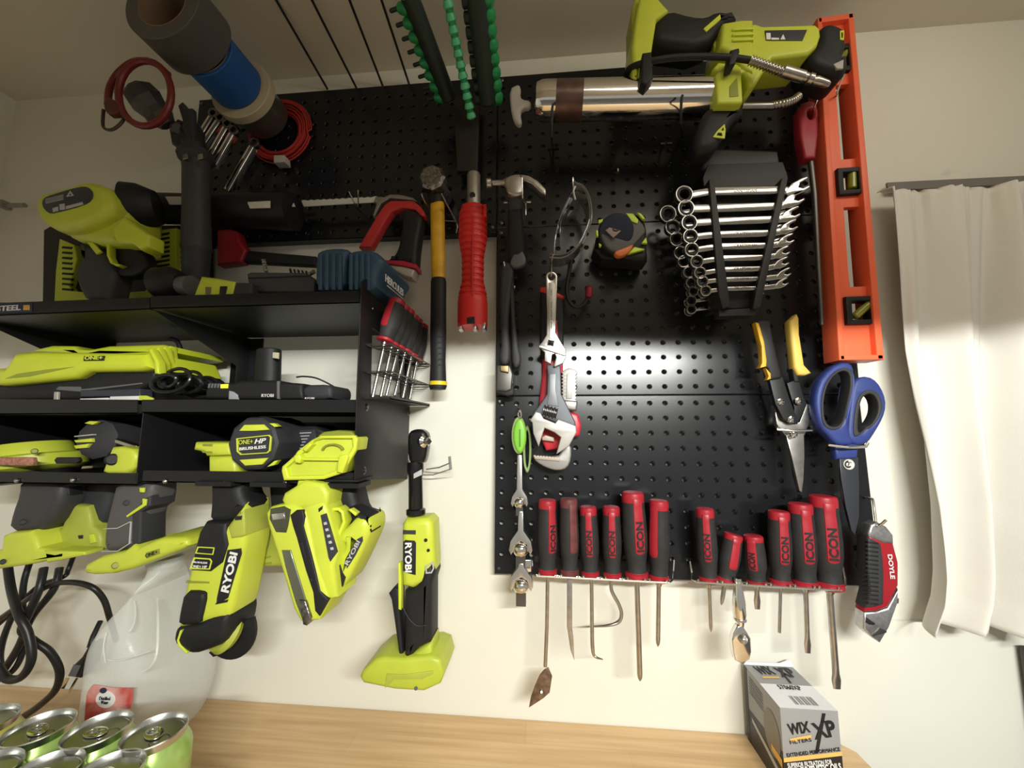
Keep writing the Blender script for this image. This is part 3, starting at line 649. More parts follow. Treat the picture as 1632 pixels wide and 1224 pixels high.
SAT = mat('satin chrome', (.66, .65, .62), .24, .95, var=.1)
T = thing('adjustable_wrench', 'small bright chrome adjustable wrench hanging above the large one', 'wrench', W(878, 500, .05))
ob('body', slab(c6(*([(447, 170)]+circ(485, 168, 38, 36, 12, 190, 350)+[(524, 175), (516, 400), (512, 530), (545, 590), (578, 640), (578, 690), (560, 730), (508, 754), (500, 745), (515, 690), (508, 668), (490, 672), (482, 735), (440, 715), (440, 660), (400, 618), (425, 590), (452, 545), (456, 400)])), .064, .008, .0012, holes=[c6(*circ(485, 168, 22, 21, 16))]), SAT, T)
ob('inset', slab(c6((465, 205), (508, 205), (505, 400), (498, 580), (470, 565), (470, 400)), .0652, .002, .0006), mat('pale satin steel', (.55, .54, .50), .4, .6), T)
ob('worm', lathe(W(*c6((462, 594))[0], .0655), W(*c6((502, 602))[0], .0655), [(0, .0045), (.15, .0048), (.2, .0036), (.35, .0048), (.4, .0036), (.55, .0048), (.6, .0036), (.8, .0048), (1, .004)], 14), DST, T)
ob('jaw', slab(c6((400, 612), (425, 612), (560, 655), (578, 668), (574, 682), (405, 628)), .068, .010, .0008), SAT, T)
ob('engraving', [slab(c6((483, y), (488, y), (488, y+n_), (483, y+n_)), .0660, .0006, .0001) for y, n_ in ((250, 22), (278, 10), (330, 40), (378, 55), (440, 8), (460, 42))], mat('grey print', (.2, .2, .2)), T)
hook(thing('peg_hook', 'zinc hook through the eye of the small chrome adjustable wrench', 'hook', W(879, 430, .0)), [(878, 416, .002), (879, 418, .05), (879, 430, .062), (878, 440, .070), (876, 441, .060)], .0014)
T = thing('adjustable_wrench', 'large adjustable wrench with a dark handle and pale open jaws', 'wrench', W(885, 660, .045))
DCH = mat('dark satin steel', (.10, .105, .115), .48, .55, var=.25)
ob('body', slab(c6((452, 735), (545, 745), (550, 930), (600, 1030), (640, 1110), (645, 1180), (520, 1120), (430, 1080), (360, 1060), (400, 1010), (455, 930), (460, 800)), .056, .012, .002), DCH, T)
ob('inset', slab(c6((472, 800), (515, 798), (512, 900), (532, 1010), (455, 1000), (470, 920)), .0572, .002, .0006), mat('light satin steel', (.17, .175, .185), .45, .5), T)
ob('worm', lathe(W(*c6((432, 1035))[0], .055), W(*c6((520, 1058))[0], .055), [(k/16, .0095 if k % 4 < 2 else .0072) for k in range(17)], 18), INK if False else DST, T)
ob('jaw', slab(c7((288, 170), (318, 122), (345, 130), (362, 160), (425, 185), (440, 163), (537, 200), (541, 235), (500, 310), (430, 355), (455, 262), (420, 235), (368, 212), (358, 240), (335, 315), (305, 240), (300, 182)), .060, .016, .0016), mat('pale ground steel', (.42, .40, .37), .45, .45, var=.15), T)
# ---- universal joints on a green carabiner
T = thing('carabiner', 'lime green oval clip with a small chrome swivel at the top', 'carabiner', W(829, 690, .03))
ob('body', slab([(828+10.5*math.cos(a)*(1 if math.sin(a) < 0 else .75+.25*math.cos(a)**2), 695+28*math.sin(a)) for a in [2*math.pi*i/28 for i in range(28)]], .052, .012, .004), mat('green anodised plastic', (.20, .52, .04), .35), T)
ob('rim', slab([(827+12*math.cos(a), 694+30*math.sin(a)) for a in [2*math.pi*i/28 for i in range(28)]], .048, .006, .002), mat('pale green rubber', (.25, .36, .14), .5), T)
ob('engraving', slab([(827.5, 684), (829.5, 684), (829.5, 712), (827.5, 712)], .0530, .0008, .0002), mat('dark green print', (.06, .2, .02)), T)
ob('swivel', [tube([W(*p) for p in [(829, 668, .05), (831, 661, .05), (829, 654, .05), (826, 660, .05)]], .0010, 8, closed=True, sm=4), tube([W(*p) for p in [(826, 652, .0), (826, 652, .045), (829, 656, .052)]], .0013, 8)], CHR, T)
T2 = tag(ob('carabiner', slab([(840+7*math.cos(a)+.0, 716+38*math.sin(a)) for a in [2*math.pi*i/28 for i in range(28)]], .034, .010, .003, holes=[[(840+3*math.cos(a), 716+30*math.sin(a)) for a in [2*math.pi*i/24 for i in range(24)]]]), mat('pale green rubber', (.25, .36, .14))), 'pale green clip loop half hidden behind the lime green one', 'carabiner')
def joint(label, cx, cy, r, top, bot, d):
    T = thing('universal_joint', label, 'universal joint', W(cx, cy, d), 'chrome universal joints hanging in a chain')
    k = S(cx, cy, d)
    ob('ball', ball(W(cx, cy, d), r*k, 18), CHR, T)
    ob('fork', slab([(cx-3.5, top), (cx+3.5, top), (cx+4.5, cy-r*2.2), (cx+r*1.25, cy-r*.9), (cx+r*1.45, cy+r*.2), (cx+r*1.2, cy+r*.75), (cx+r*.9, cy+r*.3), (cx+r*.75, cy-r*.5), (cx, cy-r*.95), (cx-r*.75, cy-r*.5), (cx-r*.9, cy+r*.3), (cx-r*1.2, cy+r*.75), (cx-r*1.45, cy+r*.2), (cx-r*1.25, cy-r*.9), (cx-4.5, cy-r*2.2)], d+r*k*.55, r*k*1.2, .0012), SAT, T)
    ob('socket', box(W(cx-r*.62, cy+r*.7, d+r*k*.5), W(cx+r*.62, bot, d-r*k*.5)), DST, T)
    return T
joint('smallest chrome universal joint, topmost in the hanging chain', 828, 801, 9.5, 725, 820, .045)
joint('middle chrome universal joint in the hanging chain', 830, 875, 13, 815, 905, .045)
_j = joint('lowest chrome universal joint with a square drive end', 830.5, 933, 13.2, 898, 961, .045)
ob('link', slab([(822, 892), (848, 892), (847, 912), (822, 915)], .048, .012, .002), CHR, _j)
# ---- aviation snips
cs = C((1160, 480), 3.06)
T = thing('aviation_snips', 'black and yellow handled aviation snips hanging point down beside the blue scissors', 'snips', W(1255, 640, .02))
ob('handle', slab(cs((128, 100), (165, 88), (210, 92), (228, 200), (268, 360), (262, 378), (205, 388), (195, 330), (175, 320), (172, 230), (150, 140)), .052, .018, .005), BLK, T)
ob('handle_inlay', [slab(cs((135, 102), (152, 108), (178, 200), (190, 290), (188, 318), (158, 326), (168, 300), (165, 220)), .0555, .012, .001), slab(cs((185, 325), (210, 352), (212, 378), (192, 385), (200, 365)), .0555, .01, .001)], YEL, T)
ob('handle', slab(cs((303, 95), (340, 60), (350, 82), (352, 160), (376, 310), (412, 350), (380, 362), (345, 360), (325, 322), (310, 170)), .052, .018, .004), mat('pale yellow rubber', (.72, .50, .10), .5), T)
ob('handle_back', slab(cs((300, 110), (325, 90), (345, 360), (350, 395), (325, 392), (315, 330)), .046, .014, .002), BLK, T)
ob('arm', slab(cs((203, 385), (268, 368), (300, 470), (345, 590), (318, 600), (270, 575), (232, 500)), .048, .008, .001), SHB, T)
ob('arm', slab(cs((288, 400), (345, 378), (372, 470), (388, 500), (340, 600), (318, 590), (325, 520)), .044, .008, .001), SHB, T)
ob('joint_plate', slab(cs((228, 510), (260, 520), (310, 600), (350, 590), (385, 500), (402, 505), (400, 590), (375, 655), (345, 650), (290, 665), (238, 600)), .038, .010, .001), STL, T)
ob('blade', slab(cs((285, 655), (372, 640), (375, 750), (370, 870), (362, 935), (350, 925), (312, 760)), .040, .006, .0008), STL, T)
ob('blade', slab(cs((300, 660), (340, 655), (352, 800), (358, 930), (350, 935), (325, 850)), .034, .006, .0008), DST, T)
for x, y in ((253, 492), (340, 488), (305, 578), (318, 650)):
    p = W(*cs((x, y))[0], .047); ob('bolt', lathe(p, p+V((0, -.005, 0)), [(0, .0058), (.5, .0056), (.8, .003), (1, .002)], 6), CHR, T)
hook(thing('snips_hook', 'straight wire hook across the aviation snips below their joint bolts', 'hook', W(1267, 685, .0)), [(1240, 676, .002), (1240, 685, .05), (1293, 686, .05), (1293, 680, .002)], .0019)
# ---- scissors
T = thing('shears', 'big blue and black handled shears with dark blades', 'scissors', W(1350, 700, .02))
BLU = mat('royal blue rubber', (.025, .045, .20), .5, bump=.2, bscale=500)
L1 = [(545, 296), (605, 298), (622, 340), (612, 430), (598, 500), (592, 600), (600, 660), (625, 700), (540, 706), (505, 670), (452, 610), (428, 520), (432, 440), (462, 365)]
L1h = [(562, 336), (598, 350), (600, 420), (582, 500), (560, 600), (515, 618), (475, 590), (468, 500), (482, 420), (515, 365)]
R1 = [(612, 400), (640, 372), (690, 364), (735, 390), (770, 450), (780, 510), (765, 570), (725, 640), (690, 692), (640, 706), (600, 690), (583, 650), (592, 540)]
R1h = [(655, 470), (690, 448), (722, 462), (738, 505), (732, 555), (700, 605), (675, 612), (655, 640), (635, 640), (640, 540)]
ob('handle', slab(cs(*smooth(L1, 1)), .056, .020, .005, holes=[cs(*smooth(L1h, 2))]), BLU, T)
ob('grip_lining', slab(cs(*smooth([(562+(x-535)*0+(x-562)*1.12, 470+(y-470)*1.10) for x, y in L1h], 2)), .0535, .016, .002, holes=[cs(*smooth(L1h, 2))]) if False else slab(cs(*smooth([(535+(x-535)*1.22, 475+(y-475)*1.12) for x, y in L1h], 2)), .0575, .021, .002, holes=[cs(*smooth(L1h, 2))]), GRY, T)
ob('handle', slab(cs(*smooth(R1, 1)), .050, .020, .005, holes=[cs(*smooth(R1h, 2))]), BLU, T)
ob('grip_lining', slab(cs(*smooth([(688+(x-688)*1.45, 545+(y-545)*1.22) for x, y in R1h], 2)), .0515, .021, .002, holes=[cs(*smooth(R1h, 2))]), GRY, T)
ob('shank', slab(cs((522, 695), (640, 695), (634, 765), (530, 772)), .048, .014, .003), BLU, T)
BLD = mat('dark blade steel', (.075, .08, .095), .35, .7)
ob('blade', slab(cs((545, 765), (636, 762), (641, 900), (640, 1050), (622, 1140), (604, 1120), (575, 1000), (552, 860)), .044, .003, .0006), BLD, T)
ob('blade', slab(cs((537, 770), (560, 770), (590, 1040), (618, 1142), (596, 1110), (560, 960)), .040, .003, .0006), STL, T)
pe = W(*cs((588, 796))[0], .0445)
eb = ob('emblem', lathe(pe, pe+V((0, -.002, 0)), [(0, .0078), (.7, .0078), (1, .0070)], 28), mat('pale emblem enamel', (.6, .6, .55), .4), T)
k = S(1352, 740, .046)
ob('emblem_mark', [slab([(x, y) for x, y in circ(1352.2+dx, 740+dy, r_, None, 14, a, a+230)]+[(x, y) for x, y in circ(1352.2+dx, 740+dy, r_*.6, None, 14, a, a+230)][::-1], .0468, .0005, .0001) for dx, dy, r_, a in ((0, 0, 6, 40), (-1.5, -1, 3, 200), (2.6, -1.4, 2.4, 120), (1.4, 2.6, 2.2, 10))], INK, T)
hook(thing('shears_hook', 'straight wire hook across the shank of the blue handled shears', 'hook', W(1351, 711, .0)), [(1322, 700, .002), (1322, 710, .057), (1380, 712, .057), (1380, 700, .002)], .0019)
# ---- utility knife
ck = C((1080, 770), 3.6)
T = thing('utility_knife', 'red utility knife with a ribbed black grip and DOYLE lettering', 'knife', W(1406, 930, .02))
SIL = mat('cast silver metal', (.56, .56, .57), .3, .9, var=.25, vscale=200)
KRD = mat('knife red', (.33, .012, .02), .35)
ob('nose', slab(ck((1095, 290), (1110, 240), (1150, 225), (1200, 250), (1240, 300), (1243, 350), (1180, 345), (1100, 310)), .053, .018, .003), SIL, T)
ob('body', slab(ck((1098, 300), (1175, 330), (1242, 345), (1272, 460), (1272, 590), (1210, 715), (1140, 738), (1072, 742), (1108, 620), (1094, 480)), .052, .020, .004), KRD, T)
ob('grip', slab(ck((1093, 310), (1120, 322), (1172, 352), (1184, 430), (1190, 520), (1188, 700), (1140, 715), (1083, 722), (1108, 620), (1090, 480)), .0545, .023, .004), GRY, T)
for i in range(15): y = 335+i*25; ob('rib', slab(ck((1092, y), (1155, y+8), (1155, y+17), (1092, y+9)), .0556, .004, .001), BLK, T)
ob('tail', slab(ck((1070, 742), (1140, 738), (1205, 718), (1270, 605), (1268, 690), (1218, 830), (1165, 920), (1110, 880), (1068, 840)), .050, .018, .003), SIL, T)
ob('recess', slab(ck((1085, 770), (1110, 790), (1135, 805), (1128, 815), (1100, 812), (1080, 800)), .0508, .002, .0004), INK, T)
ob('blade_slot', slab(ck((1160, 830), (1200, 850), (1200, 858), (1120, 880), (1118, 870)), .0508, .002, .0004), DST, T)
ob('lettering', text('DOYLE', W(*ck((1200, 408))[0], .052), W(*ck((1217, 548))[0], .052), .0062, off=.0010, bold=.02), WHT, T)
ob('button', slab(ck((1262, 655), (1272, 665), (1270, 690), (1258, 695)), .047, .010, .001), DST, T)
hook(thing('peg_hook', 'long zinc hook at the board edge holding the red utility knife', 'hook', W(1390, 795, .0)), [(1378, 793, .0), (1388, 794, .025), (1392, 800, .035), (1396, 832, .045), (1401, 838, .058), (1412, 829, .066)], .0017)
# ---- level
T = thing('spirit_level', 'long orange plastic spirit level standing upright beside the curtain', 'level', W(1360, 560, .02))
ORG = mat('orange plastic level', (.86, .15, .06), .42, var=.05)
def lv(u, y): # u 0..1 across the front face at photo height y
    t = (y-28)/546.; return (1303+(1338-1303)*t+u*((1361-1303)+((1410-1338)-(1361-1303))*t), y+(-8*(1-t)-1*t)*u*1.0)
def lq(u0, u1, y0, y1): return [lv(u0, y0), lv(u1, y0), lv(u1, y1), lv(u0, y1)]
LD = .060
ob('web', slab(lq(.03, .97, 30, 572), LD-.010, .010, .0008, holes=[lq(.36, .80, 138, 256), lq(.34, .76, 332, 458), lq(.30, .80, 79, 112), lq(.34, .82, 274, 308), lq(.32, .86, 478, 513)]), ORG, T)
ob('flange', slab(lq(0, .13, 28, 574), LD, .034, .0015), ORG, T)
ob('flange', slab(lq(.84, 1, 28, 574), LD, .034, .0015), ORG, T)
for a, b in ((28, 36), (566, 574)): ob('end_wall', slab(lq(.02, .98, a, b), LD, .034, .0012), ORG, T)
for y0, y1, u0, u1, kind in ((74, 116, .22, .90, 0), (269, 311, .26, .90, 1), (473, 517, .24, .93, 2)):
    f_ = ob('vial_frame', slab(lq(u0, u1, y0, y1), LD-.003, .018, .0012, holes=[lq(u0+.13, u1-.13, y0+7, y1-7)]), BLK, T)
    cx, cy = lv((u0+u1)/2, (y0+y1)/2)
    e = [((-9, 10), (12, -10)), ((0, -13), (1, 14)), ((-13, 12), (13, -11))][kind]
    ob('vial', lathe(W(cx+e[0][0], cy+e[0][1], LD-.010), W(cx+e[1][0], cy+e[1][1], LD-.010), [(0, .004), (.05, .0058), (.95, .0058), (1, .004)], 18), mat('yellow green vial', (.42, .42, .05), .08, trans=.45), f_)
for y, dl in ((150, 'upper'), (119, 'top')):
    pass
hook(thing('peg_hook', 'zinc hook through the upper opening of the orange level', 'hook', W(1340, 135, .0)), [(1322, 160, .0), (1330, 158, .03), (1334, 148, .062), (1339, 134, .066), (1345, 119, .066)], .0015)
# ---- red handled hook tool
T = thing('pry_hook', 'long dark steel rod with a red tapered handle left of the orange level', 'pick', W(1295, 300, .02))
ob('handle', slab([(1274, 172), (1280, 163), (1292, 159), (1302, 163), (1305, 175), (1305, 215), (1301, 251), (1283, 252), (1276, 215)], .058, .020, .004, holes=[circ(1293, 181, 5, 8, 16)]), mat('deep red plastic', (.36, .02, .035), .4), T)
ob('rod', tube([W(1291, 250, .048), W(1298, 310, .048), (W(1304, 420, .046)), W(1310, 518, .044)], [.0042, .0040, .0036, .0030], 12), mat('dark rod steel', (.15, .14, .13), .4, .8), T)
hook(thing('peg_hook', 'zinc hook through the hole of the long red handled rod', 'hook', W(1300, 160, .0)), [(1290, 188, .0), (1295, 184, .045), (1298, 170, .064), (1306, 152, .068)], .0014)
# ---- ratcheting wrenches on two black plastic holders
RK = mat('black holder plastic', (.016, .016, .017), .5)
WCH = mat('worn chrome', (.50, .50, .49), .16, 1., var=.12, vscale=120)
def wrench(label, rc, rr, sh0, sh1, hw, oc, orad, d, group):
    T = thing('combination_wrench', label, 'wrench', W(*rc, d), group)
    k = S(*rc, d)
    p = W(rc[0], rc[1], d+.002)
    ob('ring_end', slab(circ(rc[0], rc[1], rr, rr, 28), d+.005, .010, .0018, holes=[circ(rc[0], rc[1], rr*.78, rr*.78, 24)]), WCH, T)
    ob('ratchet_insert', slab(circ(rc[0], rc[1], rr*.80, rr*.80, 24), d+.0025, .007, .0005, holes=[circ(rc[0]+.3, rc[1], rr*.55, rr*.55, 12)]), INK, T)
    x0, y0 = sh0; x1, y1 = sh1
    ob('shaft', slab([(rc[0]+rr*.75, rc[1]-hw*.9), (x0, y0-hw), (x1, y1-hw), (oc[0]-orad*.6, oc[1]-orad*.1), (oc[0]-orad*.4, oc[1]+orad*.7), (x1, y1+hw), (x0, y0+hw), (rc[0]+rr*.7, rc[1]+hw)], d+.004, .006, .0018), WCH, T)
    # open end turned upwards to the right
    a = math.radians(-28); fk = []
    for (u, v_) in ((-1.1, -.35), (-.3, -.95), (.6, -1.0), (1.35, -.75), (1.2, -.45), (.45, -.42), (.15, 0), (.45, .40), (1.0, .42), (1.1, .75), (.4, .95), (-.5, .85), (-1.1, .4)):
        v_ = v_*.62; fk.append((oc[0]+orad*(u*math.cos(a)-v_*math.sin(a)), oc[1]+orad*(u*math.sin(a)+v_*math.cos(a))))
    ob('open_end', slab(fk, d+.0045, .008, .0015), WCH, T)
    return T
F1 = [((1091, 309), 14.5, (1134, 304), (1246, 302), 6.6, (1271, 299), 18), ((1094, 331), 13.8, (1136, 331), (1243, 328), 6.6, (1264, 319), 17), ((1099, 354), 13.2, (1140, 352), (1238, 349), 6.2, (1259, 343), 15.5), ((1101, 376), 12.6, (1143, 373), (1231, 371), 5.8, (1256, 363), 14.5), ((1103, 397), 12, (1146, 392), (1228, 391), 5.4, (1252, 384), 13.5), ((1111, 416), 11, (1149, 411), (1222, 410), 5.0, (1246, 403), 12.5), ((1116, 434), 10, (1153, 429), (1218, 428), 4.6, (1245, 420), 12), ((1120, 448), 9.6, (1155, 445), (1214, 444), 4.2, (1249, 437), 11.5), ((1125, 463), 9, (1158, 460), (1212, 459), 3.9, (1246, 452), 10.5)]
ordn = ['largest', 'second', 'third', 'fourth', 'fifth', 'sixth', 'seventh', 'eighth', 'smallest']
for i, (rc, rr, a, b, hw, oc, orr) in enumerate(F1):
    o_ = 'largest chrome ratcheting wrench, at the top of the front holder' if i == 0 else 'smallest chrome ratcheting wrench, at the bottom of the front holder' if i == 8 else 'chrome ratcheting wrench, %s from the top of the front holder' % ordn[i]
    w_ = wrench(o_, rc, rr, a, b, hw, oc, orr, .085, 'chrome ratcheting wrenches on the front holder')
    ob('stamp', text('CRAFTSMAN', W(1170, a[1]+hw*.45-1, .089), W(1206, a[1]+hw*.45-1.5, .089), hw*.55*S(1190, 400, .089)*1.6, off=.0004, ext=.0001), mat('stamped shadow grey', (.30, .29, .28), .3, .8), w_) if i not in (1, 2, 5) else None
B1 = [((1065, 340), 14), ((1073, 361), 13), ((1079, 380), 12), ((1085, 402), 11), ((1090, 416), 10), ((1098, 433), 9.5), ((1102, 450), 9), ((1105, 464), 8), ((1102, 479), 8.5), ((1102, 493), 8)]
for i, (rc, rr) in enumerate(B1):
    y = rc[1]-3; o_ = 'largest chrome ratcheting wrench, at the top of the rear holder' if i == 0 else 'chrome ratcheting wrench, %s from the top of the rear holder' % (['', 'second', 'third', 'fourth', 'fifth', 'sixth', 'seventh', 'eighth', 'ninth', 'tenth'][i])
    if i == 9: o_ = 'smallest chrome ratcheting wrench, at the bottom of the rear holder'
    x1 = 1236-i*4.6
    wrench(o_, rc, rr, (rc[0]+38, y-1), (x1-8, y-4), 5.2-i*.25, (x1+10, y-8), 15-i*.8, .045, 'chrome ratcheting wrenches on the rear holder')
T = thing('wrench_holder', 'front black plastic wrench holder carrying nine ratcheting wrenches', 'wrench holder', W(1190, 490, .06))
ob('rail', slab([(1130, 286), (1138, 284), (1164, 488), (1152, 492), (1146, 470)], .093, .030, .001), RK, T)
ob('rail', slab([(1246, 284), (1256, 284), (1212, 490), (1200, 492), (1204, 470)], .093, .030, .001), RK, T)
ob('plate', slab([(1120, 284), (1128, 262), (1248, 258), (1256, 282), (1210, 490), (1155, 492)], .076, .004, .001), RK, T)
ob('foot', slab([(1146, 494), (1210, 490), (1204, 502), (1146, 504)], .085, .020, .001), RK, T)
ob('hanger', slab([(1112, 240), (1130, 236), (1240, 240), (1244, 262), (1120, 272)], .070, .050, .004), RK, T)
T = thing('wrench_holder', 'rear black plastic wrench holder behind the front one', 'wrench holder', W(1175, 480, .02))
ob('rail', slab([(1108, 322), (1118, 320), (1146, 494), (1134, 497)], .055, .030, .001), RK, T)
ob('rail', slab([(1228, 318), (1240, 318), (1196, 490), (1184, 492)], .055, .030, .001), RK, T)
ob('plate', slab([(1116, 322), (1232, 318), (1190, 490), (1140, 494)], .036, .004, .001), RK, T)
# empty hooks on the board
for i, (x, y, l_) in enumerate([(882, 236, 'empty black peg hook left of centre under the silver grease gun'), (1062, 228, 'empty black peg hook right of centre under the silver grease gun'), (985, 272, 'small bright peg hook above the tape measure'), (820, 459, 'small bright peg tip right of the black handled pliers'), (1013, 887, 'dummy')]):
    if i == 4: continue
    t_ = thing('peg_hook', l_, 'hook', W(x, y, 0)); m_ = SHB if i < 2 else ZNC
    hook(t_, [(x-6, y+3, .0), (x, y+3, .03), (x, y, .042), (x, y-3, .043)], .0013, m=m_)
    if i < 2: hook(t_, [(x-9, y+1, .002), (x+9, y, .002)], .0013, 'crossbar', STL if i else SHB)
for x, y, x2, y2, l_ in ((556, 305, 568, 331, 'left bent wire hook over the hacksaw blade'), (571, 303, 571, 333, 'right upright wire hook over the hacksaw blade')):
    t_ = thing('peg_hook', l_, 'hook', W(x, y, .03)); hook(t_, [(x2, y2, .0), (x2, y2-2, .03), ((x+x2)/2, (y+y2)/2, .05), (x, y, .062)], .0013)
# ------------------------------------------------------------------ grease gun
c3 = C((800, 0), 4.08); c4 = C((1200, 0), 3.778)
T = thing('grease_gun', 'battery grease gun with a long polished steel barrel across the top of the pegboard', 'grease gun', W(1060, 200, .06))
GD = .10
ob('barrel', lathe(W(852, 162, GD), W(1146, 156, GD), [(0, .006), (.002, .018), (.012, .0255), (.04, .0285), (.06, .0290), (1, .0290)], 40), CHR, T)
ob('barrel_band', lathe(W(886, 161.5, GD), W(928, 160.6, GD), [(0, .0293), (1, .0293)], 40), mat('smudged brown film', (.16, .09, .08), .35, .5, var=.4, vscale=60), T)
ob('pull_handle', slab([(812, 140), (824, 133), (830, 136), (829, 150), (832, 157), (846, 159), (846, 169), (832, 171), (829, 180), (832, 194), (826, 198), (818, 190), (813, 168)], GD+.006, .012, .004, sm=1), mat('pale grey plastic', (.42, .40, .36), .45), T)
ob('yoke', [slab(c3((1390, 480), (1440, 430), (1560, 425), (1570, 660), (1540, 670), (1400, 670)), GD+.034, .066, .004), slab(c3((1375, 440), (1410, 400), (1640, 420), (1640, 470), (1400, 480)), GD+.03, .05, .004)], LIME, T)
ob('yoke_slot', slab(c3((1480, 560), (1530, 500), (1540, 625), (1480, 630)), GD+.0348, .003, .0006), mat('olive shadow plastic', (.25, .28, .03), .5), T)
ob('trigger_grip', slab(c3((1340, 690), (1400, 672), (1580, 680), (1590, 720), (1520, 760), (1440, 900), (1390, 960), (1290, 985), (1245, 920), (1300, 760)), GD+.020, .045, .012, sm=1), BLK, T)
ob('logo_mark', [slab(c3((1372, 890), (1400, 850), (1448, 805), (1455, 840), (1450, 898)), GD+.0212, .002, .0003, holes=[c3((1395, 880), (1405, 860), (1430, 862), (1435, 885)), c3((1425, 848), (1440, 825), (1445, 848))])], LIME2, T)
ob('battery_foot', slab(c3((905, -60), (980, -60), (1090, 60), (1010, 110), (985, 270), (975, 340), (900, 400), (885, 520), (850, 500), (845, 300), (870, 100)), GD+.03, .075, .006), LIME, T)
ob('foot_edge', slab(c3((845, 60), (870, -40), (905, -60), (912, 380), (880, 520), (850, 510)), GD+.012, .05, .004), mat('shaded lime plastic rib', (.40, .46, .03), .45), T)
ob('grip', slab(c3((1010, 110), (1090, 42), (1240, 85), (1330, 90), (1400, 50), (1490, 60), (1560, 110), (1430, 140), (1400, 240), (1250, 300), (1190, 285), (985, 265), (990, 170)), GD+.026, .048, .012, sm=1), BLK, T)
ob('trigger', slab(c3((1250, 300), (1290, 245), (1340, 238), (1395, 262), (1400, 335), (1385, 335), (1378, 275), (1335, 255), (1298, 265), (1265, 310)), GD+.012, .012, .002), LIME2, T)
ob('grip_stripe', slab(c3((1310, 185), (1420, 90), (1425, 120), (1330, 205)), GD+.0275, .004, .0008), LIME2, T)
ob('motor_body', [slab(c3((1440, 140), (1560, 120), (1640, 120), (1640, 470), (1560, 430), (1480, 330), (1420, 300)), GD+.034, .066, .006),
                  slab(c4((-40, 140), (20, 135), (60, 150), (380, 140), (410, 165), (415, 210), (395, 270), (340, 320), (120, 345), (60, 440), (20, 500), (-20, 520), (-60, 420)), GD+.030, .06, .006)], LIME, T)
for y in (180, 215, 250): ob('vent_rib', slab(c3((1500, y), (1640, y-8), (1640, y+8), (1500, y+14)), GD+.037, .006, .0015), LIME2, T)
ob('label', slab(c4((72, 182), (328, 178), (300, 242), (80, 240)), GD+.0312, .002, .0004), mat('dark label film', (.04, .04, .05), .3), T)
ob('label_marks', [slab(c4((80, 198), (106, 198), (108, 236), (82, 236)), GD+.0320, .0008, .0001), slab(c4((112, 226), (158, 228), (158, 238), (112, 238)), GD+.032, .0008, .0001), slab(c4((166, 236), (182, 205), (196, 236)), GD+.032, .0008, .0001)], WHT, T)
ob('motor_end', slab(c4((410, 160), (450, 128), (490, 128), (555, 155), (572, 190), (575, 280), (550, 330), (585, 300), (585, 420), (540, 440), (430, 410), (370, 380), (345, 320), (395, 275), (415, 215)), GD+.028, .055, .010, sm=1), BLK, T)
ob('end_mark', slab(c4((525, 185), (550, 182), (548, 240), (526, 238)), GD+.029, .002, .0002, holes=[c4((532, 195), (544, 194), (542, 228), (533, 228))]), LIME2, T)
ob('nozzle_clip', slab(c4((485, 385), (548, 355), (545, 412), (508, 412)), GD+.029, .006, .001), mat('pale grey plastic', (.42, .40, .36)), T)
ob('hose', tube([W(*p) for p in [(1040, 133, GD-.03), (1005, 124, GD-.01), (1000, 113, GD+.015), (1020, 102, GD+.035), (1075, 92, GD+.045), (1150, 91, GD+.05), (1195, 96, GD+.05)]], .0045, 14, sm=6), BLK, T)
ob('hose_clip', [slab(c3((915, 340), (975, 330), (985, 500), (940, 550), (905, 530)), GD+.045, .02, .003), slab(c3((1490, 320), (1545, 305), (1550, 330), (1520, 410), (1475, 425)), GD+.055, .02, .003)][0], BLK, T)
ob('hose_clip', slab(c3((1490, 320), (1545, 305), (1550, 330), (1520, 410), (1475, 425)), GD+.055, .02, .003), BLK, T)
a = [W(1196, 96, GD+.05), W(1248, 115, GD+.05)]
ob('spring_guard', lathe(a[0], a[1], [(i/44, .0068 if i % 4 < 2 else .0050) for i in range(45)], 16), STL, T)
ob('coupler', lathe(W(1247, 113, GD+.05), W(1322, 135, GD+.05), [(0, .0068), (.02, .0078), (.45, .0074), (.46, .0062), (.52, .0064), (.53, .0050), (.56, .0072), (.64, .0072), (.66, .005), (.72, .0062), (.95, .0048), (1, .003)], 20), STL, T)
ob('steel_line', tube([W(1182, 170, GD), W(1232, 169, GD)], .0052, 12), STL, T)
pts = catmull([W(1230, 169, GD), W(1250, 165, GD), (W(1264, 160, GD)), W(1273, 153, GD)], 12)
ob('spring_guard', tube(pts, [.0062 if i % 3 < 2 else .0046 for i in range(len(pts))], 14), STL, T)
for px, py, ln in ((1087, 152, 215), (881, 166, 237)):
    t_ = thing('peg_hook', 'long black hook carrying the %s end of the steel barrel' % ('right' if px > 1000 else 'left'), 'hook', W(px, ln, 0))
    hook(t_, [(px+1, ln, .0), (px, ln-4, .05), (px-2, ln-20, .134), (px-1, py+8, .138), (px+1, py, .139)], .0020, m=BLK)
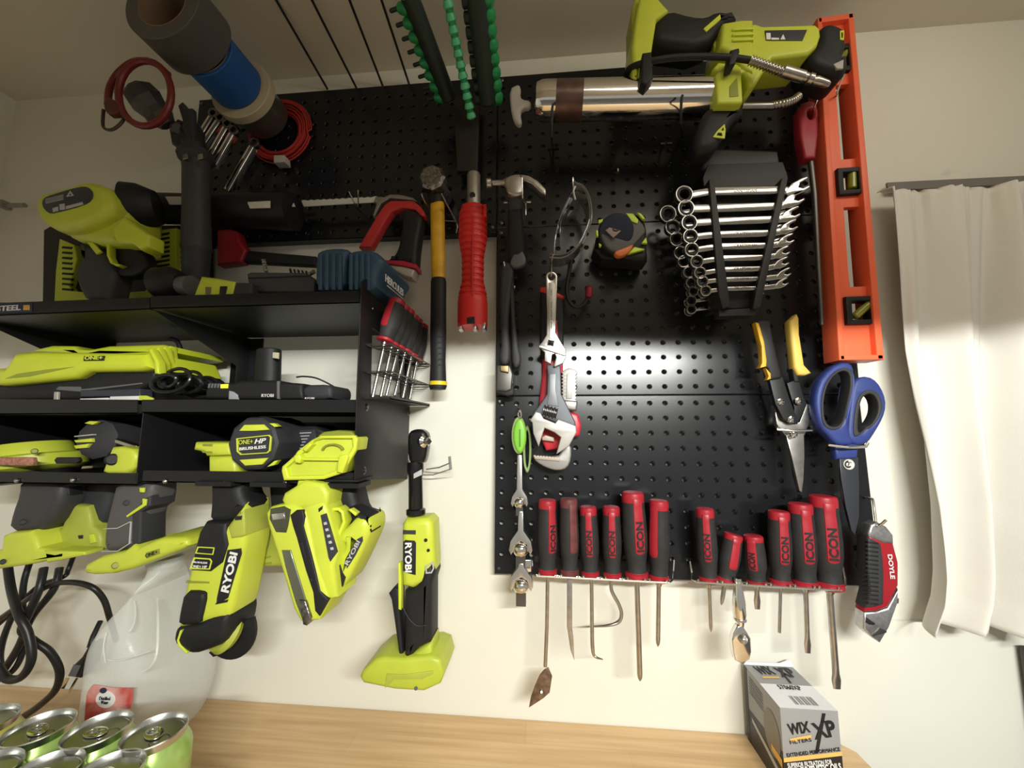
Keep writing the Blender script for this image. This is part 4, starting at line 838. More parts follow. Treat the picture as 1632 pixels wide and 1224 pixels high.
# ------------------------------------------------------------------ rods, green rails, tapes
for i, (xw, x0) in enumerate(((522, 440), (568, 497), (610, 557), (652, 608))):
    A_ = W(xw, (142, 140, 137, 134)[i], -.018); B_ = W(x0, 0, .127); D_ = (B_-A_)
    tag(ob('ceiling_rod', tube([A_, A_+D_*2.2], .0022, 8), SHB), 'black rod reaching out of the wall above the pegboard, %s of four from the left' % ('first', 'second', 'third', 'fourth')[i], 'rod', 'black rods under the ceiling')
GRN = mat('green plastic', (.015, .30, .09), .38, var=.2, vscale=90); GRN2 = mat('bright green plastic', (.10, .52, .25), .35)
DG = mat('black green plastic', (.012, .022, .016), .5)
for nm, a, b, rail_r, kind in (('left', (716, 158, .05), (652, -8, .185), .0095, 0), ('middle', (752, 190, .045), (712, -5, .175), .0060, 1), ('right', (780, 166, .055), (760, -12, .175), .0110, 2)):
    rail_r = rail_r*(1.5 if kind == 0 else 1.6 if kind == 2 else 1)
    T = thing('socket_rail', 'green socket rail sticking out above the red tool, %s one of three' % nm, 'socket rail', W(*a), 'green socket rails')
    A_ = W(*a); B_ = W(*b); D_ = B_-A_; L = D_.length; d_, u_, w_ = frame_of(D_, V((1, 0, 0)))
    ob('rail', lathe(A_, B_, [(0, rail_r*.8), (.02, rail_r), (1, rail_r)], 12), DG if kind != 1 else GRN, T)
    n = 8 if kind != 1 else 11
    for k in range(n):
        c = A_+D_*((k+.5)/n); r = rail_r
        if kind == 0:
            ob('clip', lathe(c-u_*.009-d_*.004, c-u_*.025+d_*.0, [(0, .0085), (.3, .0096), (.8, .0075), (1, .0050)], 12), GRN, T)
            ob('peg', lathe(c-u_*.022, c-u_*.038, [(0, .0030), (.9, .0030), (1, .002)], 10), DG, T)
        elif kind == 1:
            ob('clip', lathe(c-d_*L/n*.48, c+d_*L/n*.48, [(0, .0052), (.2, .0086), (.5, .0078), (.8, .0060), (1, .0050)], 12), GRN2, T)
        else:
            ob('clip', lathe(c+u_*.007, c+u_*.025, [(0, .0100), (.4, .0125), (.75, .0110), (.9, .007), (1, .004)], 12, sq=1.0), GRN, T)
            ob('socket', lathe(c-u_*.010, c-u_*.024, [(0, .0085), (.9, .0085), (1, .007)], 12), DG, T)
T = tag(ob('rail_hanger', slab([(722, 150), (764, 150), (761, 272), (728, 272)], .03, .012, .002), mat('black brown plastic', (.018, .014, .012), .5)), 'black strap hanging behind the green rails above the red ribbed tool', 'strap')
# tapes on a long peg at right angles to the wall
def on_axis(d): k = .6734/(.6734-d); return W(869-429*k, 676-471*k, d)
def roll(label, d0, d1, r, ri, m, mi, name='tape_roll', core=True):
    a_, b_ = on_axis(d0), on_axis(d1); T = thing(name, label, 'tape', V((a_.x, a_.y, a_.z-r)))
    n = 56
    P = [(ri+.0015, 0), (r-.001, 0), (r, .001), (r, -.001+(d1-d0)), (r-.001, d1-d0), (ri+.0015, d1-d0)]
    def lat(P): return rings([[V((a_.x+rr*math.cos(2*math.pi*k/n), a_.y-h, a_.z+rr*math.sin(2*math.pi*k/n))) for k in range(n)] for rr, h in P], closed=True)
    ob('tape', lat(P), m, T); ob('core', lat([(ri, -.0005), (ri+.0016, -.0005), (ri+.0016, d1-d0+.0005), (ri, d1-d0+.0005)]), mi, T); return T
CARD = mat('brown cardboard', (.22, .14, .085), .8)
roll('brown grey film tape roll nearest the red wire coil', .022, .064, .044, .036, mat('brown grey film', (.075, .062, .055), .28, .2, coat=.4), CARD)
roll('cream masking tape roll between the film tape and the blue tape', .066, .082, .057, .038, mat('cream crepe paper', (.52, .45, .30), .7), CARD)
roll('blue masking tape roll on the long peg, between the cream and the grey rolls', .084, .150, .0455, .038, mat('blue crepe paper', (.012, .085, .30), .6), CARD)
roll('big grey cloth tape roll at the outer end of the peg, nearest the camera', .152, .212, .060, .038, mat('grey cloth tape', (.085, .08, .075), .5), CARD)
a_, b_ = on_axis(.0), on_axis(.245); a_.z += .0345; b_.z += .0345
T = thing('tape_peg', 'long black peg through the tape rolls', 'peg', a_); ob('rod', tube([a_, b_, b_+V((0, -.002, .02))], .0025, 8), SHB, T)
T = thing('wire_coil', 'flat coil of red wire held by a white band behind the tape rolls', 'wire coil', W(440, 262, .01))
pts = []
cc = W(441, 204, .016)
for k in range(13*28):
    t = k/28; lay = [.062, .060, .058, .056, .0545, .053, .0515, .050, .0485, .047, .045, .043, .066][int(t)]
    an = 2*math.pi*t; pts.append(V((cc.x+lay*math.cos(an)*1.0+.002*math.sin(t*2.1), -.008-.006*((int(t)*7 % 4)/4)-.002*math.sin(an+t), cc.z+lay*math.sin(an)+.002*math.cos(t*1.7)-(.066-lay)*.25)))
ob('wire', tube(pts, .0017, 7), mat('red insulated wire', (.48, .035, .03), .4), T)
ob('band', slab([(436, 247), (453, 247), (454, 258), (436, 259)], .024, .018, .001), mat('white adhesive band', (.55, .52, .46), .6), T)
# five slim chrome wrenches hanging at a slant
for i, (a, b) in enumerate((((335, 185), (312, 222)), ((346, 192), (315, 238)), ((358, 202), (326, 258)), ((368, 212), (338, 264)), ((400, 232), (360, 302)))):
    dx, dy = b[0]-a[0], b[1]-a[1]; L = math.hypot(dx, dy); nx, ny = -dy/L, dx/L; h = 4.2
    T = thing('slim_wrench', ['slanted slim chrome wrench left of the tapes, leftmost of five', 'slanted slim chrome wrench left of the tapes, second of five', 'slanted slim chrome wrench left of the tapes, third of five', 'slanted slim chrome wrench left of the tapes, fourth of five', 'slanted slim chrome wrench left of the tapes, lowest and apart from the others'][i], 'wrench', W(b[0], b[1], .05), 'slim chrome wrenches left of the tape rolls')
    ob('shaft', slab([(a[0]-nx*h, a[1]-ny*h), (a[0]+nx*h, a[1]+ny*h), (b[0]+nx*h, b[1]+ny*h), (b[0]-nx*h, b[1]-ny*h)], .060, .012, .0015), CHR, T)
    ob('edge', slab([(a[0]-nx*1.2, a[1]-ny*1.2), (a[0]-nx*0-nx*(-.8), a[1]-ny*(-.8)), (b[0]+nx*.8, b[1]+ny*.8), (b[0]-nx*1.2, b[1]-ny*1.2)], .0612, .003, .0004), DST, T)
    ob('ring_end', slab(circ(a[0]-dx/L*7, a[1]-dy/L*7, 8, 8, 20), .058, .008, .001, holes=[circ(a[0]-dx/L*7, a[1]-dy/L*7, 4.5, 4.5, 16)]), DST, T)
# ------------------------------------------------------------------ grey cylinder tool with red ring
DGR = mat('slate grey rubber', (.042, .041, .043), .55, bump=.2, bscale=500)
T = thing('gripped_tool', 'upright tool with a thick slate grey grip and a jointed metal head', 'tool', W(313, 470, .15))
gd = .105
ob('grip', lathe(W(313, 258, gd), W(313, 400, gd), [(0, .0190), (.04, .0206), (.1, .0198), (.5, .0196), (.93, .0211), (.97, .0218), (1, .0205)], 30), DGR, T)
ob('lower_sleeve', lathe(W(313, 398, gd), W(311, 468, gd), [(i/36, .0200-.004*(i/36)+(.0008 if i % 4 < 2 else 0)) for i in range(37)], 24), GRY, T)
ob('flange', lathe(W(313, 240, gd), W(313, 262, gd), [(0, .017), (.25, .026), (.6, .028), (1, .020)], 10), GRY, T)
for x in (294, 318): ob('clip', slab([(x-4, 246), (x+4, 244), (x+5, 252), (x-3, 254)], gd+.026, .004, .001), STL, T)
ob('collar', lathe(W(305, 200, gd), W(312, 244, gd), [(0, .013), (.3, .018), (.5, .015), (.7, .019), (1, .017)], 12), mat('dark gun metal', (.09, .085, .08), .35, .8), T)
ob('arm', [slab([(268, 205), (282, 188), (298, 195), (305, 222), (292, 238), (272, 228)], gd+.012, .024, .004), slab([(283, 168), (290, 162), (298, 172), (306, 172), (308, 232), (296, 234), (290, 190)], gd+.016, .01, .002)], GRY, T)
ob('joint', lathe(W(283, 205, gd+.016), W(283, 205, gd-.018), [(0, .008), (.1, .011), (.9, .011), (1, .008)], 10), mat('dark gun metal', (.09, .085, .08)), T)
ob('head', lathe(W(214, 138, gd+.045), W(268, 200, gd+.010), [(0, .016), (.10, .024), (.35, .027), (.6, .022), (.75, .023), (1, .013)], 8), mat('brown grey cast metal', (.075, .065, .06), .5, .4), T, sharp=15)
T = thing('ring_strap', 'dark red ring strap with a clip loop around the jointed metal head', 'strap', W(225, 210, .17))
RM = mat('dull red rubber', (.15, .014, .014), .42)
ob('ring', tube([W(x, y, .185) for x, y in circ(231, 149, 42, 52, 26)], .0048, 10, closed=True), RM, T)
ob('ring', tube([W(*p) for p in [(268, 118, .178), (245, 100, .172), (215, 98, .170), (190, 115, .172), (175, 140, .178), (172, 168, .185)]], .0045, 10, sm=5), RM, T)
ob('clip_body', slab([(163, 158), (172, 153), (184, 160), (190, 172), (184, 180), (166, 181)], .190, .012, .003, sm=1), mat('dull red brown rubber', (.09, .02, .018), .5), T)
ob('clip_loop', tube([W(x, y, .184) for x, y in [(165, 175), (164, 200), (172, 207), (184, 204), (197, 190), (190, 178)]], .0022, 8, sm=4), mat('dark bronze wire', (.08, .06, .05), .4, .6), T)
# ------------------------------------------------------------------ things on the top shelf
c5 = C((0, 260), 4.08); cB = C((340, 260), 4.08)
T = thing('vented_case', 'black power tool case with a vented lime front frame behind the blower', 'case', W(180, 478, .08))
ob('case', slab([(68, 366), (78, 360), (285, 358), (288, 470), (285, 478), (66, 484)], .060, .075, .004), SHB, T)
ob('frame', slab(c5((385, 490), (480, 530), (500, 620), (450, 800), (470, 830), (680, 850), (940, 830), (1000, 760), (970, 700), (985, 440), (1145, 420), (1140, 900), (350, 900), (360, 700)), .070, .012, .002), LIME, T)
for i in range(10): y = 448+i*29; ob('vent', slab(c5((1015, y+14), (1100, y), (1098, y+13), (1013, y+27)), .0712, .003, .0004), BLK, T)
for i in range(9): y = 540+i*34; ob('vent', slab(c5((405, y), (470, y+4), (462, y+18), (400, y+12)), .0712, .003, .0004), BLK, T)
T = thing('blower', 'lime handheld blower with a grey oval warning label and a long black nozzle', 'blower', W(150, 478, .10))
bd = .15
ob('housing', slab(c5((225, 190), (330, 165), (420, 140), (540, 100), (640, 120), (700, 170), (705, 290), (650, 350), (560, 390), (480, 420), (380, 425), (290, 412), (205, 320)), bd+.02, .075, .014, sm=1, res=5), LIME, T)
ob('motor_body', slab(c5((360, 400), (560, 380), (640, 320), (690, 180), (760, 130), (810, 150), (800, 330), (790, 430), (800, 525), (740, 520), (620, 520), (560, 500), (440, 490)), bd, .07, .014, sm=1, res=4), LIME, T)
ob('label', slab(c5((275, 230), (330, 205), (520, 150), (575, 155), (605, 195), (595, 240), (540, 275), (350, 325), (310, 325), (272, 280)), bd+.0212, .003, .0005, sm=1), mat('dark label film', (.04, .04, .05)), T)
ob('label_marks', [slab(c5((430, 218), (455, 178), (478, 210)), bd+.022, .001, .0001, holes=[c5((444, 211), (455, 193), (466, 208))]), slab(c5((340, 292), (375, 282), (378, 308), (343, 318)), bd+.022, .001, .0001), slab(c5((385, 268), (418, 262), (420, 300), (388, 304)), bd+.022, .001, .0001), slab(c5((425, 280), (535, 252), (538, 268), (428, 298)), bd+.022, .001, .0001)]+[slab(c5((295, 232+k*9), (410, 205+k*9), (410, 208+k*9), (295, 235+k*9)), bd+.022, .001, .0001) for k in range(4)], mat('pale print', (.45, .45, .44)), T)
ob('collar', slab(c5((720, 420), (740, 400), (800, 340), (870, 400), (960, 460), (955, 540), (900, 560), (850, 520), (760, 518), (730, 480)), bd+.012, .03, .006), LIME2, T)
ob('screw', lathe(W(*c5((795, 437))[0], bd+.005), W(*c5((795, 437))[0], bd+.008), [(0, .004), (1, .003)], 12), BLK, T)
ob('nozzle_base', lathe(W(*c5((810, 282))[0], .125), W(*c5((1030, 292))[0], .105), [(0, .030), (.1, .038), (.5, .037), (.8, .031), (1, .027)], 28), BLK, T)
ob('nozzle', lathe(W(246, 332, .058), W(468, 338, .046), [(0, .027), (.4, .027), (.41, .029), (.8, .031), (1, .033)], 28), BLK, T)
WN = mat('cream print', (.6, .58, .52))
for a in ([(263, 313), (296, 313), (296, 326), (270, 326)], [(394, 322), (430, 320), (430, 331), (398, 332)], [(465, 329), (467.5, 323), (470, 329)]): ob('marking', slab(a, bd-.064 if a[0][0] < 300 else .082 if a[0][0] < 440 else .079, .002, .0002), WN, T)
ob('handle', slab(c5((480, 512), (560, 520), (660, 560), (720, 640), (720, 720), (690, 830), (680, 900), (540, 900), (480, 790), (470, 690), (520, 600)), bd-.01, .04, .012, sm=1), DGR, T)
ob('trigger', slab(c5((730, 540), (820, 520), (930, 560), (960, 640), (900, 730), (760, 740), (700, 690), (720, 600)), bd-.02, .02, .005, sm=1), BLK, T)
ob('stripe', slab(c5((560, 510), (600, 512), (655, 575), (625, 592)), bd-.008, .004, .0006), LIME2, T)
ob('trigger_guard', slab(c5((690, 520), (710, 520), (712, 600), (735, 650), (790, 660), (760, 672), (715, 650), (692, 600)), bd-.008, .01, .001), LIME2, T)
T = thing('polisher', 'small lime and black rotary tool lying below the slate grey grip', 'rotary tool', W(320, 470, .13))
ob('wheel', lathe(W(250, 452, .145), W(290, 450, .145), [(0, .019), (.1, .024), (.6, .0245), (.8, .021), (1, .014)], 28), BLK, T)
ob('neck', lathe(W(283, 455, .145), W(306, 456, .145), [(0, .010), (.3, .014), (1, .016)], 20), MGR, T)
ob('body', slab(c5((1250, 860), (1300, 730), (1420, 745), (1525, 765), (1500, 880), (1260, 885)), .165, .04, .006), LIME, T)
ob('end', slab(c5((1525, 770), (1632, 775), (1632, 870), (1500, 870)), .163, .038, .005), GRY, T)
ob('window', [slab(c5((1335, 805), (1370, 805), (1365, 850), (1335, 850)), .1662, .002, .0003)], mat('brown grey plastic', (.15, .14, .08)), T)
ob('window', [slab(c5((1430, 800), (1475, 800), (1465, 850), (1425, 850)), .1662, .002, .0003)], BLK, T)
T = thing('parts_tray', 'dark grey open plastic tray holding drill bits between the rotary tool and blue case', 'tray', W(440, 468, .13))
ob('tray', [slab(cB((225, 715), (250, 712), (600, 715), (660, 760), (655, 840), (245, 840), (215, 745)), .15, .07, .004)], mat('charcoal plastic bin', (.05, .05, .055), .5), T)
ob('rim', slab(cB((215, 720), (245, 708), (600, 712), (610, 730), (250, 745), (222, 745)), .153, .078, .002), mat('charcoal plastic bin', (.05, .05, .055)), T)
BIT = mat('spotted steel bits', (.60, .55, .47), .35, .7, var=.7, vscale=260)
for k, (a, b) in enumerate((((325, 625), (345, 712)), ((655, 705), (585, 748)))):
    t_ = ob('drill_bit', lathe(W(*cB(a)[0], .13), W(*cB(b)[0], .12), [(i/20, .0034 if i % 4 < 2 else .0026) for i in range(21)], 10), BIT); tag(t_, ['upright pale drill bit standing in the grey tray', 'pale drill bit leaning against the blue case'][k], 'drill bit', 'loose drill bits in the grey tray')
for k in range(5):
    x = 500+k*26; t_ = ob('drill_bit', tube([W(*cB((x, 690+k*4))[0], .10), W(*cB((x+12, 735))[0], .11)], .0018, 8), DST); tag(t_, 'thin dark drill bit in the dim heap at the back of the grey tray', 'drill bit', 'loose drill bits in the grey tray')
BLC = mat('steel blue plastic', (.030, .075, .13), .5, var=.08)
def lobe(label, pts, x0, x1):
    T = thing('tool_case', label, 'case', W((x0+x1)/2, 468, .12), 'steel blue ribbed cases')
    ob('shell', slab(pts, .165, .115, .010, sm=1, res=4), BLC, T)
    for k in range(4):
        x = x0+(x1-x0)*(k+.7)/4.4; ob('rib', slab([(x-3, 404), (x+3, 404), (x+3, 462), (x-3, 462)], .168, .006, .002), BLC, T)
    return T
lobe('steel blue ribbed case on the top shelf, the left one of the pair', cB((655, 590), (680, 560), (750, 540), (850, 542), (880, 565), (862, 600), (850, 830), (650, 830)), 502, 548)
T = lobe('steel blue ribbed case with white lettering on its slanting side', cB((865, 600), (880, 565), (960, 552), (1040, 560), (1090, 600), (1110, 640), (1060, 700), (1050, 830), (855, 830)), 552, 592)
P0 = W(*cB((1095, 640))[0], .155); 
q = [W(*cB((1050, 620))[0], .160), W(*cB((1110, 640))[0], .150), W(*cB((1245, 770))[0], .06), W(*cB((1225, 870))[0], .06), W(*cB((1180, 900))[0], .09), W(*cB((1040, 800))[0], .160)]
ob('side', (q+[p+V((-.010, .004, -.004)) for p in q], [(0, 1, 2, 3, 4, 5), (11, 10, 9, 8, 7, 6)]+[(i, i+6, (i+1) % 6+6, (i+1) % 6) for i in range(6)]), BLC, T)
nn = (q[2]-q[1]).cross(q[5]-q[0]); nn = nn if nn.dot(CAMP-q[2]) > 0 else -nn
nn.normalize(); wp = lambda px, py: CAMP + ray(px, py)*((q[2]-CAMP).dot(nn)/ray(px, py).dot(nn))
ta, tb = wp(*cB((1092, 768))[0]), wp(*cB((1212, 868))[0])
ob('lettering', text('HERCULES', ta, tb, .011, n=nn, off=.006, bold=.02), WHT, T)
ob('underline', tube([ta+(tb-ta)*.1+nn.normalized()*.006-V((0, 0, .004)), ta+(tb-ta)*1.0+nn.normalized()*.006-V((0, 0, .004))], .0007, 6), WHT, T)
# ------------------------------------------------------------------ hacksaw
T = thing('hacksaw', 'hacksaw with a red and black frame hanging blade up behind the top shelf', 'saw', W(560, 440, .02))
WB = mat('pale saw blade', (.62, .60, .55), .4)
saw = [(480, 319)]+[(486+k*5, 318.6-k*.25+(1.3 if k % 2 else 0)) for k in range(23)]+[(600, 312.5), (600, 322), (484, 329)]
ob('blade', slab(saw, .040, .002, .0002), WB, T)
ob('blade', slab([(345, 330), (484, 322), (484, 326), (345, 334)], .020, .0015, .0002), mat('black saw steel', (.02, .02, .02), .5), T)
cR = cB
ob('frame', slab(cR((940, 545), (1000, 440), (1060, 340), (1110, 265), (1150, 240), (1230, 240), (1300, 240), (1345, 275), (1370, 310), (1375, 345), (1345, 340), (1310, 300), (1225, 290), (1160, 310), (1120, 370), (1020, 545)), .050, .020, .004), mat('hacksaw red', (.50, .03, .03), .38), T)
ob('tensioner', slab(cR((1055, 215), (1110, 218), (1150, 200), (1230, 205), (1300, 222), (1340, 262), (1300, 240), (1150, 225), (1090, 260), (1050, 340), (1035, 345), (1060, 260), (1040, 250)), .046, .010, .002), mat('grey cast metal', (.30, .29, .27), .4, .7), T)
ob('grip', slab(cR((1220, 290), (1310, 300), (1360, 345), (1345, 420), (1325, 540), (1318, 640), (1318, 665), (1230, 640), (1120, 628), (1170, 600), (1200, 540), (1210, 470), (1228, 380)), .054, .030, .008, sm=1), BLK, T)
ob('grip_rim', slab(cR((1115, 628), (1230, 632), (1318, 655), (1320, 685), (1230, 668), (1130, 655)), .056, .031, .002), mat('dark pink red rubber', (.40, .02, .05), .4), T)
ob('grip_end', slab(cR((1140, 660), (1230, 668), (1308, 690), (1290, 742), (1240, 735), (1180, 700)), .053, .028, .003), mat('pale grey metal', (.50, .47, .42), .45, .4), T)
ob('back_tube', slab(cR((160, 560), (660, 602), (660, 665), (160, 640)), .044, .016, .004), BLK, T)
ob('front_end', slab(cR((20, 430), (100, 425), (150, 440), (170, 510), (212, 560), (175, 640), (20, 660)), .050, .022, .004), mat('hacksaw dark red', (.26, .012, .018), .38), T)
# ------------------------------------------------------------------ middle shelf
c1 = C((0, 530), 4.08); c2 = C((280, 530), 4.08)
T = thing('charger', 'large lime and black multi battery charger on the middle shelf', 'charger', W(140, 637, .13))
ob('base', slab(c1((-60, 330), (140, 330), (470, 300), (560, 240), (980, 235), (1010, 260), (990, 320), (900, 370), (920, 435), (-60, 440)), .150, .130, .006), BLK, T)
LB = mat('glossy lime plastic', (.56, .64, .035), .3)
ob('cover', slab(c1((-60, 230), (20, 225), (85, 128), (220, 120), (700, 128), (940, 130), (985, 235), (900, 248), (560, 250), (485, 292), (0, 345), (-60, 340)), .165, .13, .010, sm=0, res=4), LB, T)
ob('top_ridge', slab(c1((160, 120), (330, 82), (480, 85), (530, 118), (700, 85), (1050, 75), (1110, 90), (1135, 130), (1000, 150), (400, 135)), .110, .10, .006), LB, T)
for k, x in enumerate((955, 1000, 1045, 1080)): ob('ridge', slab(c1((x, 108+k*-6), (x+22, 104-k*6), (x+70-k*12, 190), (x+75-k*14, 270-k*16), (x+45-k*10, 268-k*16), (x+40-k*10, 190)), .166-.016*k, .014, .003), LB, T)
ob('recess', slab(c1((30, 300), (110, 268), (300, 240), (480, 222), (380, 245), (190, 285)), .1658, .003, .0004), mat('olive lime plastic', (.28, .32, .03), .4), T)
ob('badge', slab(c1((545, 153), (676, 151), (672, 182), (541, 184)), .1665, .002, .0002), INK, T)
ob('badge_lettering', text('ONE+', W(*c1((552, 178))[0], .1665), W(*c1((668, 176))[0], .1665), .0058, off=.0006, bold=.02), LIME2, T)
ob('panel_line', slab(c1((380, 350), (520, 352), (525, 368), (700, 350), (920, 325), (920, 335), (700, 362), (520, 385), (360, 372)), .1515, .003, .0005), MGR, T)
ob('port_box', slab(c1((520, 375), (905, 365), (910, 412), (520, 420)), .158, .02, .002), mat('dark blue grey plastic', (.035, .035, .05), .45), T)
ob('label', [slab(c1((715, 416), (905, 412), (905, 440), (715, 440)), .1585, .003, .0003), slab(c1((520, 430), (700, 424), (705, 436), (520, 442)), .1585, .003, .0003)], WHT, T)
ob('label', slab(c1((903, 410), (950, 410), (990, 425), (990, 440), (903, 440)), .1590, .003, .0003), LIME2, T)
ob('latch', slab(c1((350, 385), (375, 385), (372, 440), (345, 440)), .1540, .004, .001), mat('pale grey metal', (.50, .47, .42)), T)
T = thing('cord_bundle', 'looped bundle of black charger cord on the middle shelf', 'cord', W(310, 637, .12)); pts = []
cc = W(306, 612, .125)
for k in range(150):
    t = k/150*6*2*math.pi; r = .016+.005*math.sin(k*.11)
    pts.append(cc+V((r*math.cos(t)*1.45+.004*math.sin(k*.05), -.010+.03*math.sin(k*.043), r*math.sin(t)*.85+.003*math.sin(k*.21))))
ob('cord', tube(pts, .0026, 8), mat('glossy black cord', (.012, .012, .012), .25), T)
ob('cord', tube([W(*p) for p in [(262, 608, .1), (278, 588, .06), (288, 565, .05), (283, 545, .05), (272, 540, .05)]], .0040, 8, sm=5), BLK, T)
T = thing('battery_charger', 'black charger with a battery standing upright in it, right part of the middle shelf', 'charger', W(400, 637, .13))
ob('base', slab(c2((185, 375), (215, 325), (370, 325), (420, 310), (650, 308), (690, 320), (820, 330), (825, 435), (185, 435)), .155, .11, .006), BLK, T)
ob('side_battery', slab(c2((815, 340), (990, 335), (1012, 360), (1015, 400), (1000, 435), (815, 435)), .150, .06, .006, sm=1), GRY, T)
ob('battery', lathe(W(*c2((608, 110))[0], .11), W(*c2((600, 320))[0], .11), [(0, .0165), (.03, .0185), (.9, .0190), (1, .0190)], 28, sq=.8), BLK, T)
ob('battery_label', slab(c2((630, 128), (668, 130), (666, 170), (628, 165)), .128, .003, .0006), mat('cream label', (.5, .45, .33)), T)
ob('light', slab(c2((290, 336), (338, 334), (337, 362), (290, 363)), .1562, .002, .0004), mat('yellow lens', (.75, .75, .05), .3, emis=((.8, .8, .05), .35)), T)
for k in range(4): ob('fin', slab(c2((212+k*20, 332), (222+k*20, 331), (216+k*20, 360), (206+k*20, 361)), .1565, .003, .0005), mat('mid grey plastic', (.12, .12, .125)), T)
ob('corner', slab(c2((345, 378), (375, 385), (402, 405), (402, 435), (342, 435)), .1562, .004, .001), mat('cool grey plastic', (.30, .31, .34), .4), T)
ob('groove', slab(c2((655, 315), (672, 315), (672, 432), (655, 432)), .1565, .004, .001), MGR, T)
ob('lettering', text('RYOBI', W(*c2((563, 420))[0], .155), W(*c2((641, 420))[0], .155), .0045, off=.0016), WHT, T)
ob('lettering', text('RYOBI', W(*c2((845, 433))[0], .150), W(*c2((905, 433))[0], .150), .0026, off=.0016), WHT, T)
ob('cord', tube([W(*p) for p in [(473, 601, .10), (485, 600, .08), (505, 603, .06), (530, 615, .05), (552, 630, .05), (557, 636, .05)]], .0014, 8, sm=5), BLK, T)
# ------------------------------------------------------------------ tools hanging in the lower rack of the shelf
ca = C((0, 530), 4.08); cb = C((0, 780), 4.08); cc_ = C((280, 530), 4.08); cd = C((260, 780), 3.4)
LIMEB = LIME
# sander / polisher far left
T = thing('orbital_buffer', 'lime buffer with a wide round head and red label, far left in the lower rack', 'buffer', W(60, 800, .15))
ob('head', [lathe(W(52, 706, .10), W(52, 727, .10), [(0, .030), (.1, .044), (.5, .048), (1, .050)], 40), lathe(W(58, 726, .10), W(58, 752, .10), [(0, .056), (.1, .060), (.75, .060), (1, .050)], 40)], LIME, T)
ob('label', slab(ca((-40, 812), (205, 812), (213, 835), (205, 865), (-40, 862)), .165, .006, .0006), mat('pale red label', (.50, .22, .15), .5, var=.5, vscale=300), T)
ob('slot', slab(ca((350, 830), (365, 812), (500, 812), (510, 835), (495, 852), (362, 852)), .155, .006, .001), INK, T)
ob('knob_dimple', lathe(W(55, 719, .147), W(55, 719, .150), [(0, .004), (1, .003)], 12), mat('olive lime plastic', (.28, .32, .03)), T)
ob('pad', lathe(W(58, 752, .10), W(58, 766, .10), [(0, .050), (1, .046)], 30), BLK, T)
ob('handle', slab(cb((95, -60), (390, -60), (385, 60), (350, 140), (300, 230), (210, 290), (20, 285), (50, 150), (95, 30)), .150, .045, .014, sm=1, res=4), DGR, T)
ob('trigger', slab(cb((385, -40), (440, -45), (445, 40), (400, 45)), .140, .02, .003), BLK, T)
ob('screw', lathe(W(*cb((150, 213))[0], .150), W(*cb((150, 213))[0], .1525), [(0, .004), (1, .003)], 12), BLK, T)
ob('battery_foot', [slab(cb((10, 300), (60, 280), (190, 270), (225, 320), (240, 380), (430, 410), (430, 440), (200, 490), (-40, 525), (-40, 400), (0, 390)), .155, .075, .006), slab(cb((280, 395), (550, 405), (545, 430), (300, 480)), .155, .026, .003)], LIME, T)
ob('screw', lathe(W(*cb((22, 470))[0], .155), W(*cb((22, 470))[0], .1575), [(0, .004), (1, .003)], 12), BLK, T)
# second drill
T = thing('drill', 'drill with black striped motor cap and dull lime foot, second in the lower rack', 'drill', W(130, 870, .10))
ob('motor_cap', lathe(W(150, 700, .145), W(240, 700, .05), [(0, .020), (.05, .030), (.3, .033), (1, .030)], 10), GRY, T)
for a in (((545, 590), (580, 575), (640, 578), (600, 600)), ((480, 700), (590, 688), (592, 712), (490, 716)), ((478, 735), (580, 722), (560, 750), (490, 756))): ob('cap_stripe', slab(ca(*a), .1500, .006, .0008), LIME2, T)
ob('cap_line', slab(ca((480, 672), (600, 660), (600, 668), (482, 680)), .1500, .006, .0006), mat('pale print', (.45, .45, .44)), T)
ob('barrel', slab(ca((620, 600), (720, 590), (890, 640), (885, 740), (740, 690), (700, 740), (620, 750)), .09, .05, .006), BLK, T)
for x in (680, 722): ob('rib', slab(ca((x, 680), (x+14, 676), (x, 720), (x+30, 748), (x+22, 760), (x-10, 735)), .10, .01, .002), LIME2, T)
ob('handle', slab(cb((520, -60), (740, -60), (700, 60), (690, 130), (640, 240), (590, 260), (540, 200), (440, 150), (460, 60)), .115, .042, .012, sm=1), GRY, T)
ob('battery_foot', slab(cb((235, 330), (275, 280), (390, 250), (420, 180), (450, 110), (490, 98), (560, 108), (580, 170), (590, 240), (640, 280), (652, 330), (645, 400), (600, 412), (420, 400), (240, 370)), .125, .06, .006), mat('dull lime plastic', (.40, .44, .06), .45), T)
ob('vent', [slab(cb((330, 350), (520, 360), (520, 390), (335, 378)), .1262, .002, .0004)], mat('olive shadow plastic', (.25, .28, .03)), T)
for a in (((345, 290), (380, 285), (378, 305), (350, 308)), ((505, 300), (535, 298), (535, 320), (510, 322)), ((255, 322), (300, 318), (290, 332), (258, 332))): ob('hole', slab(cb(*a), .1262, .002, .0004), INK, T)
ob('latch', slab(cb((575, 292), (605, 290), (620, 345), (585, 355)), .1275, .006, .001), LIME2, T)
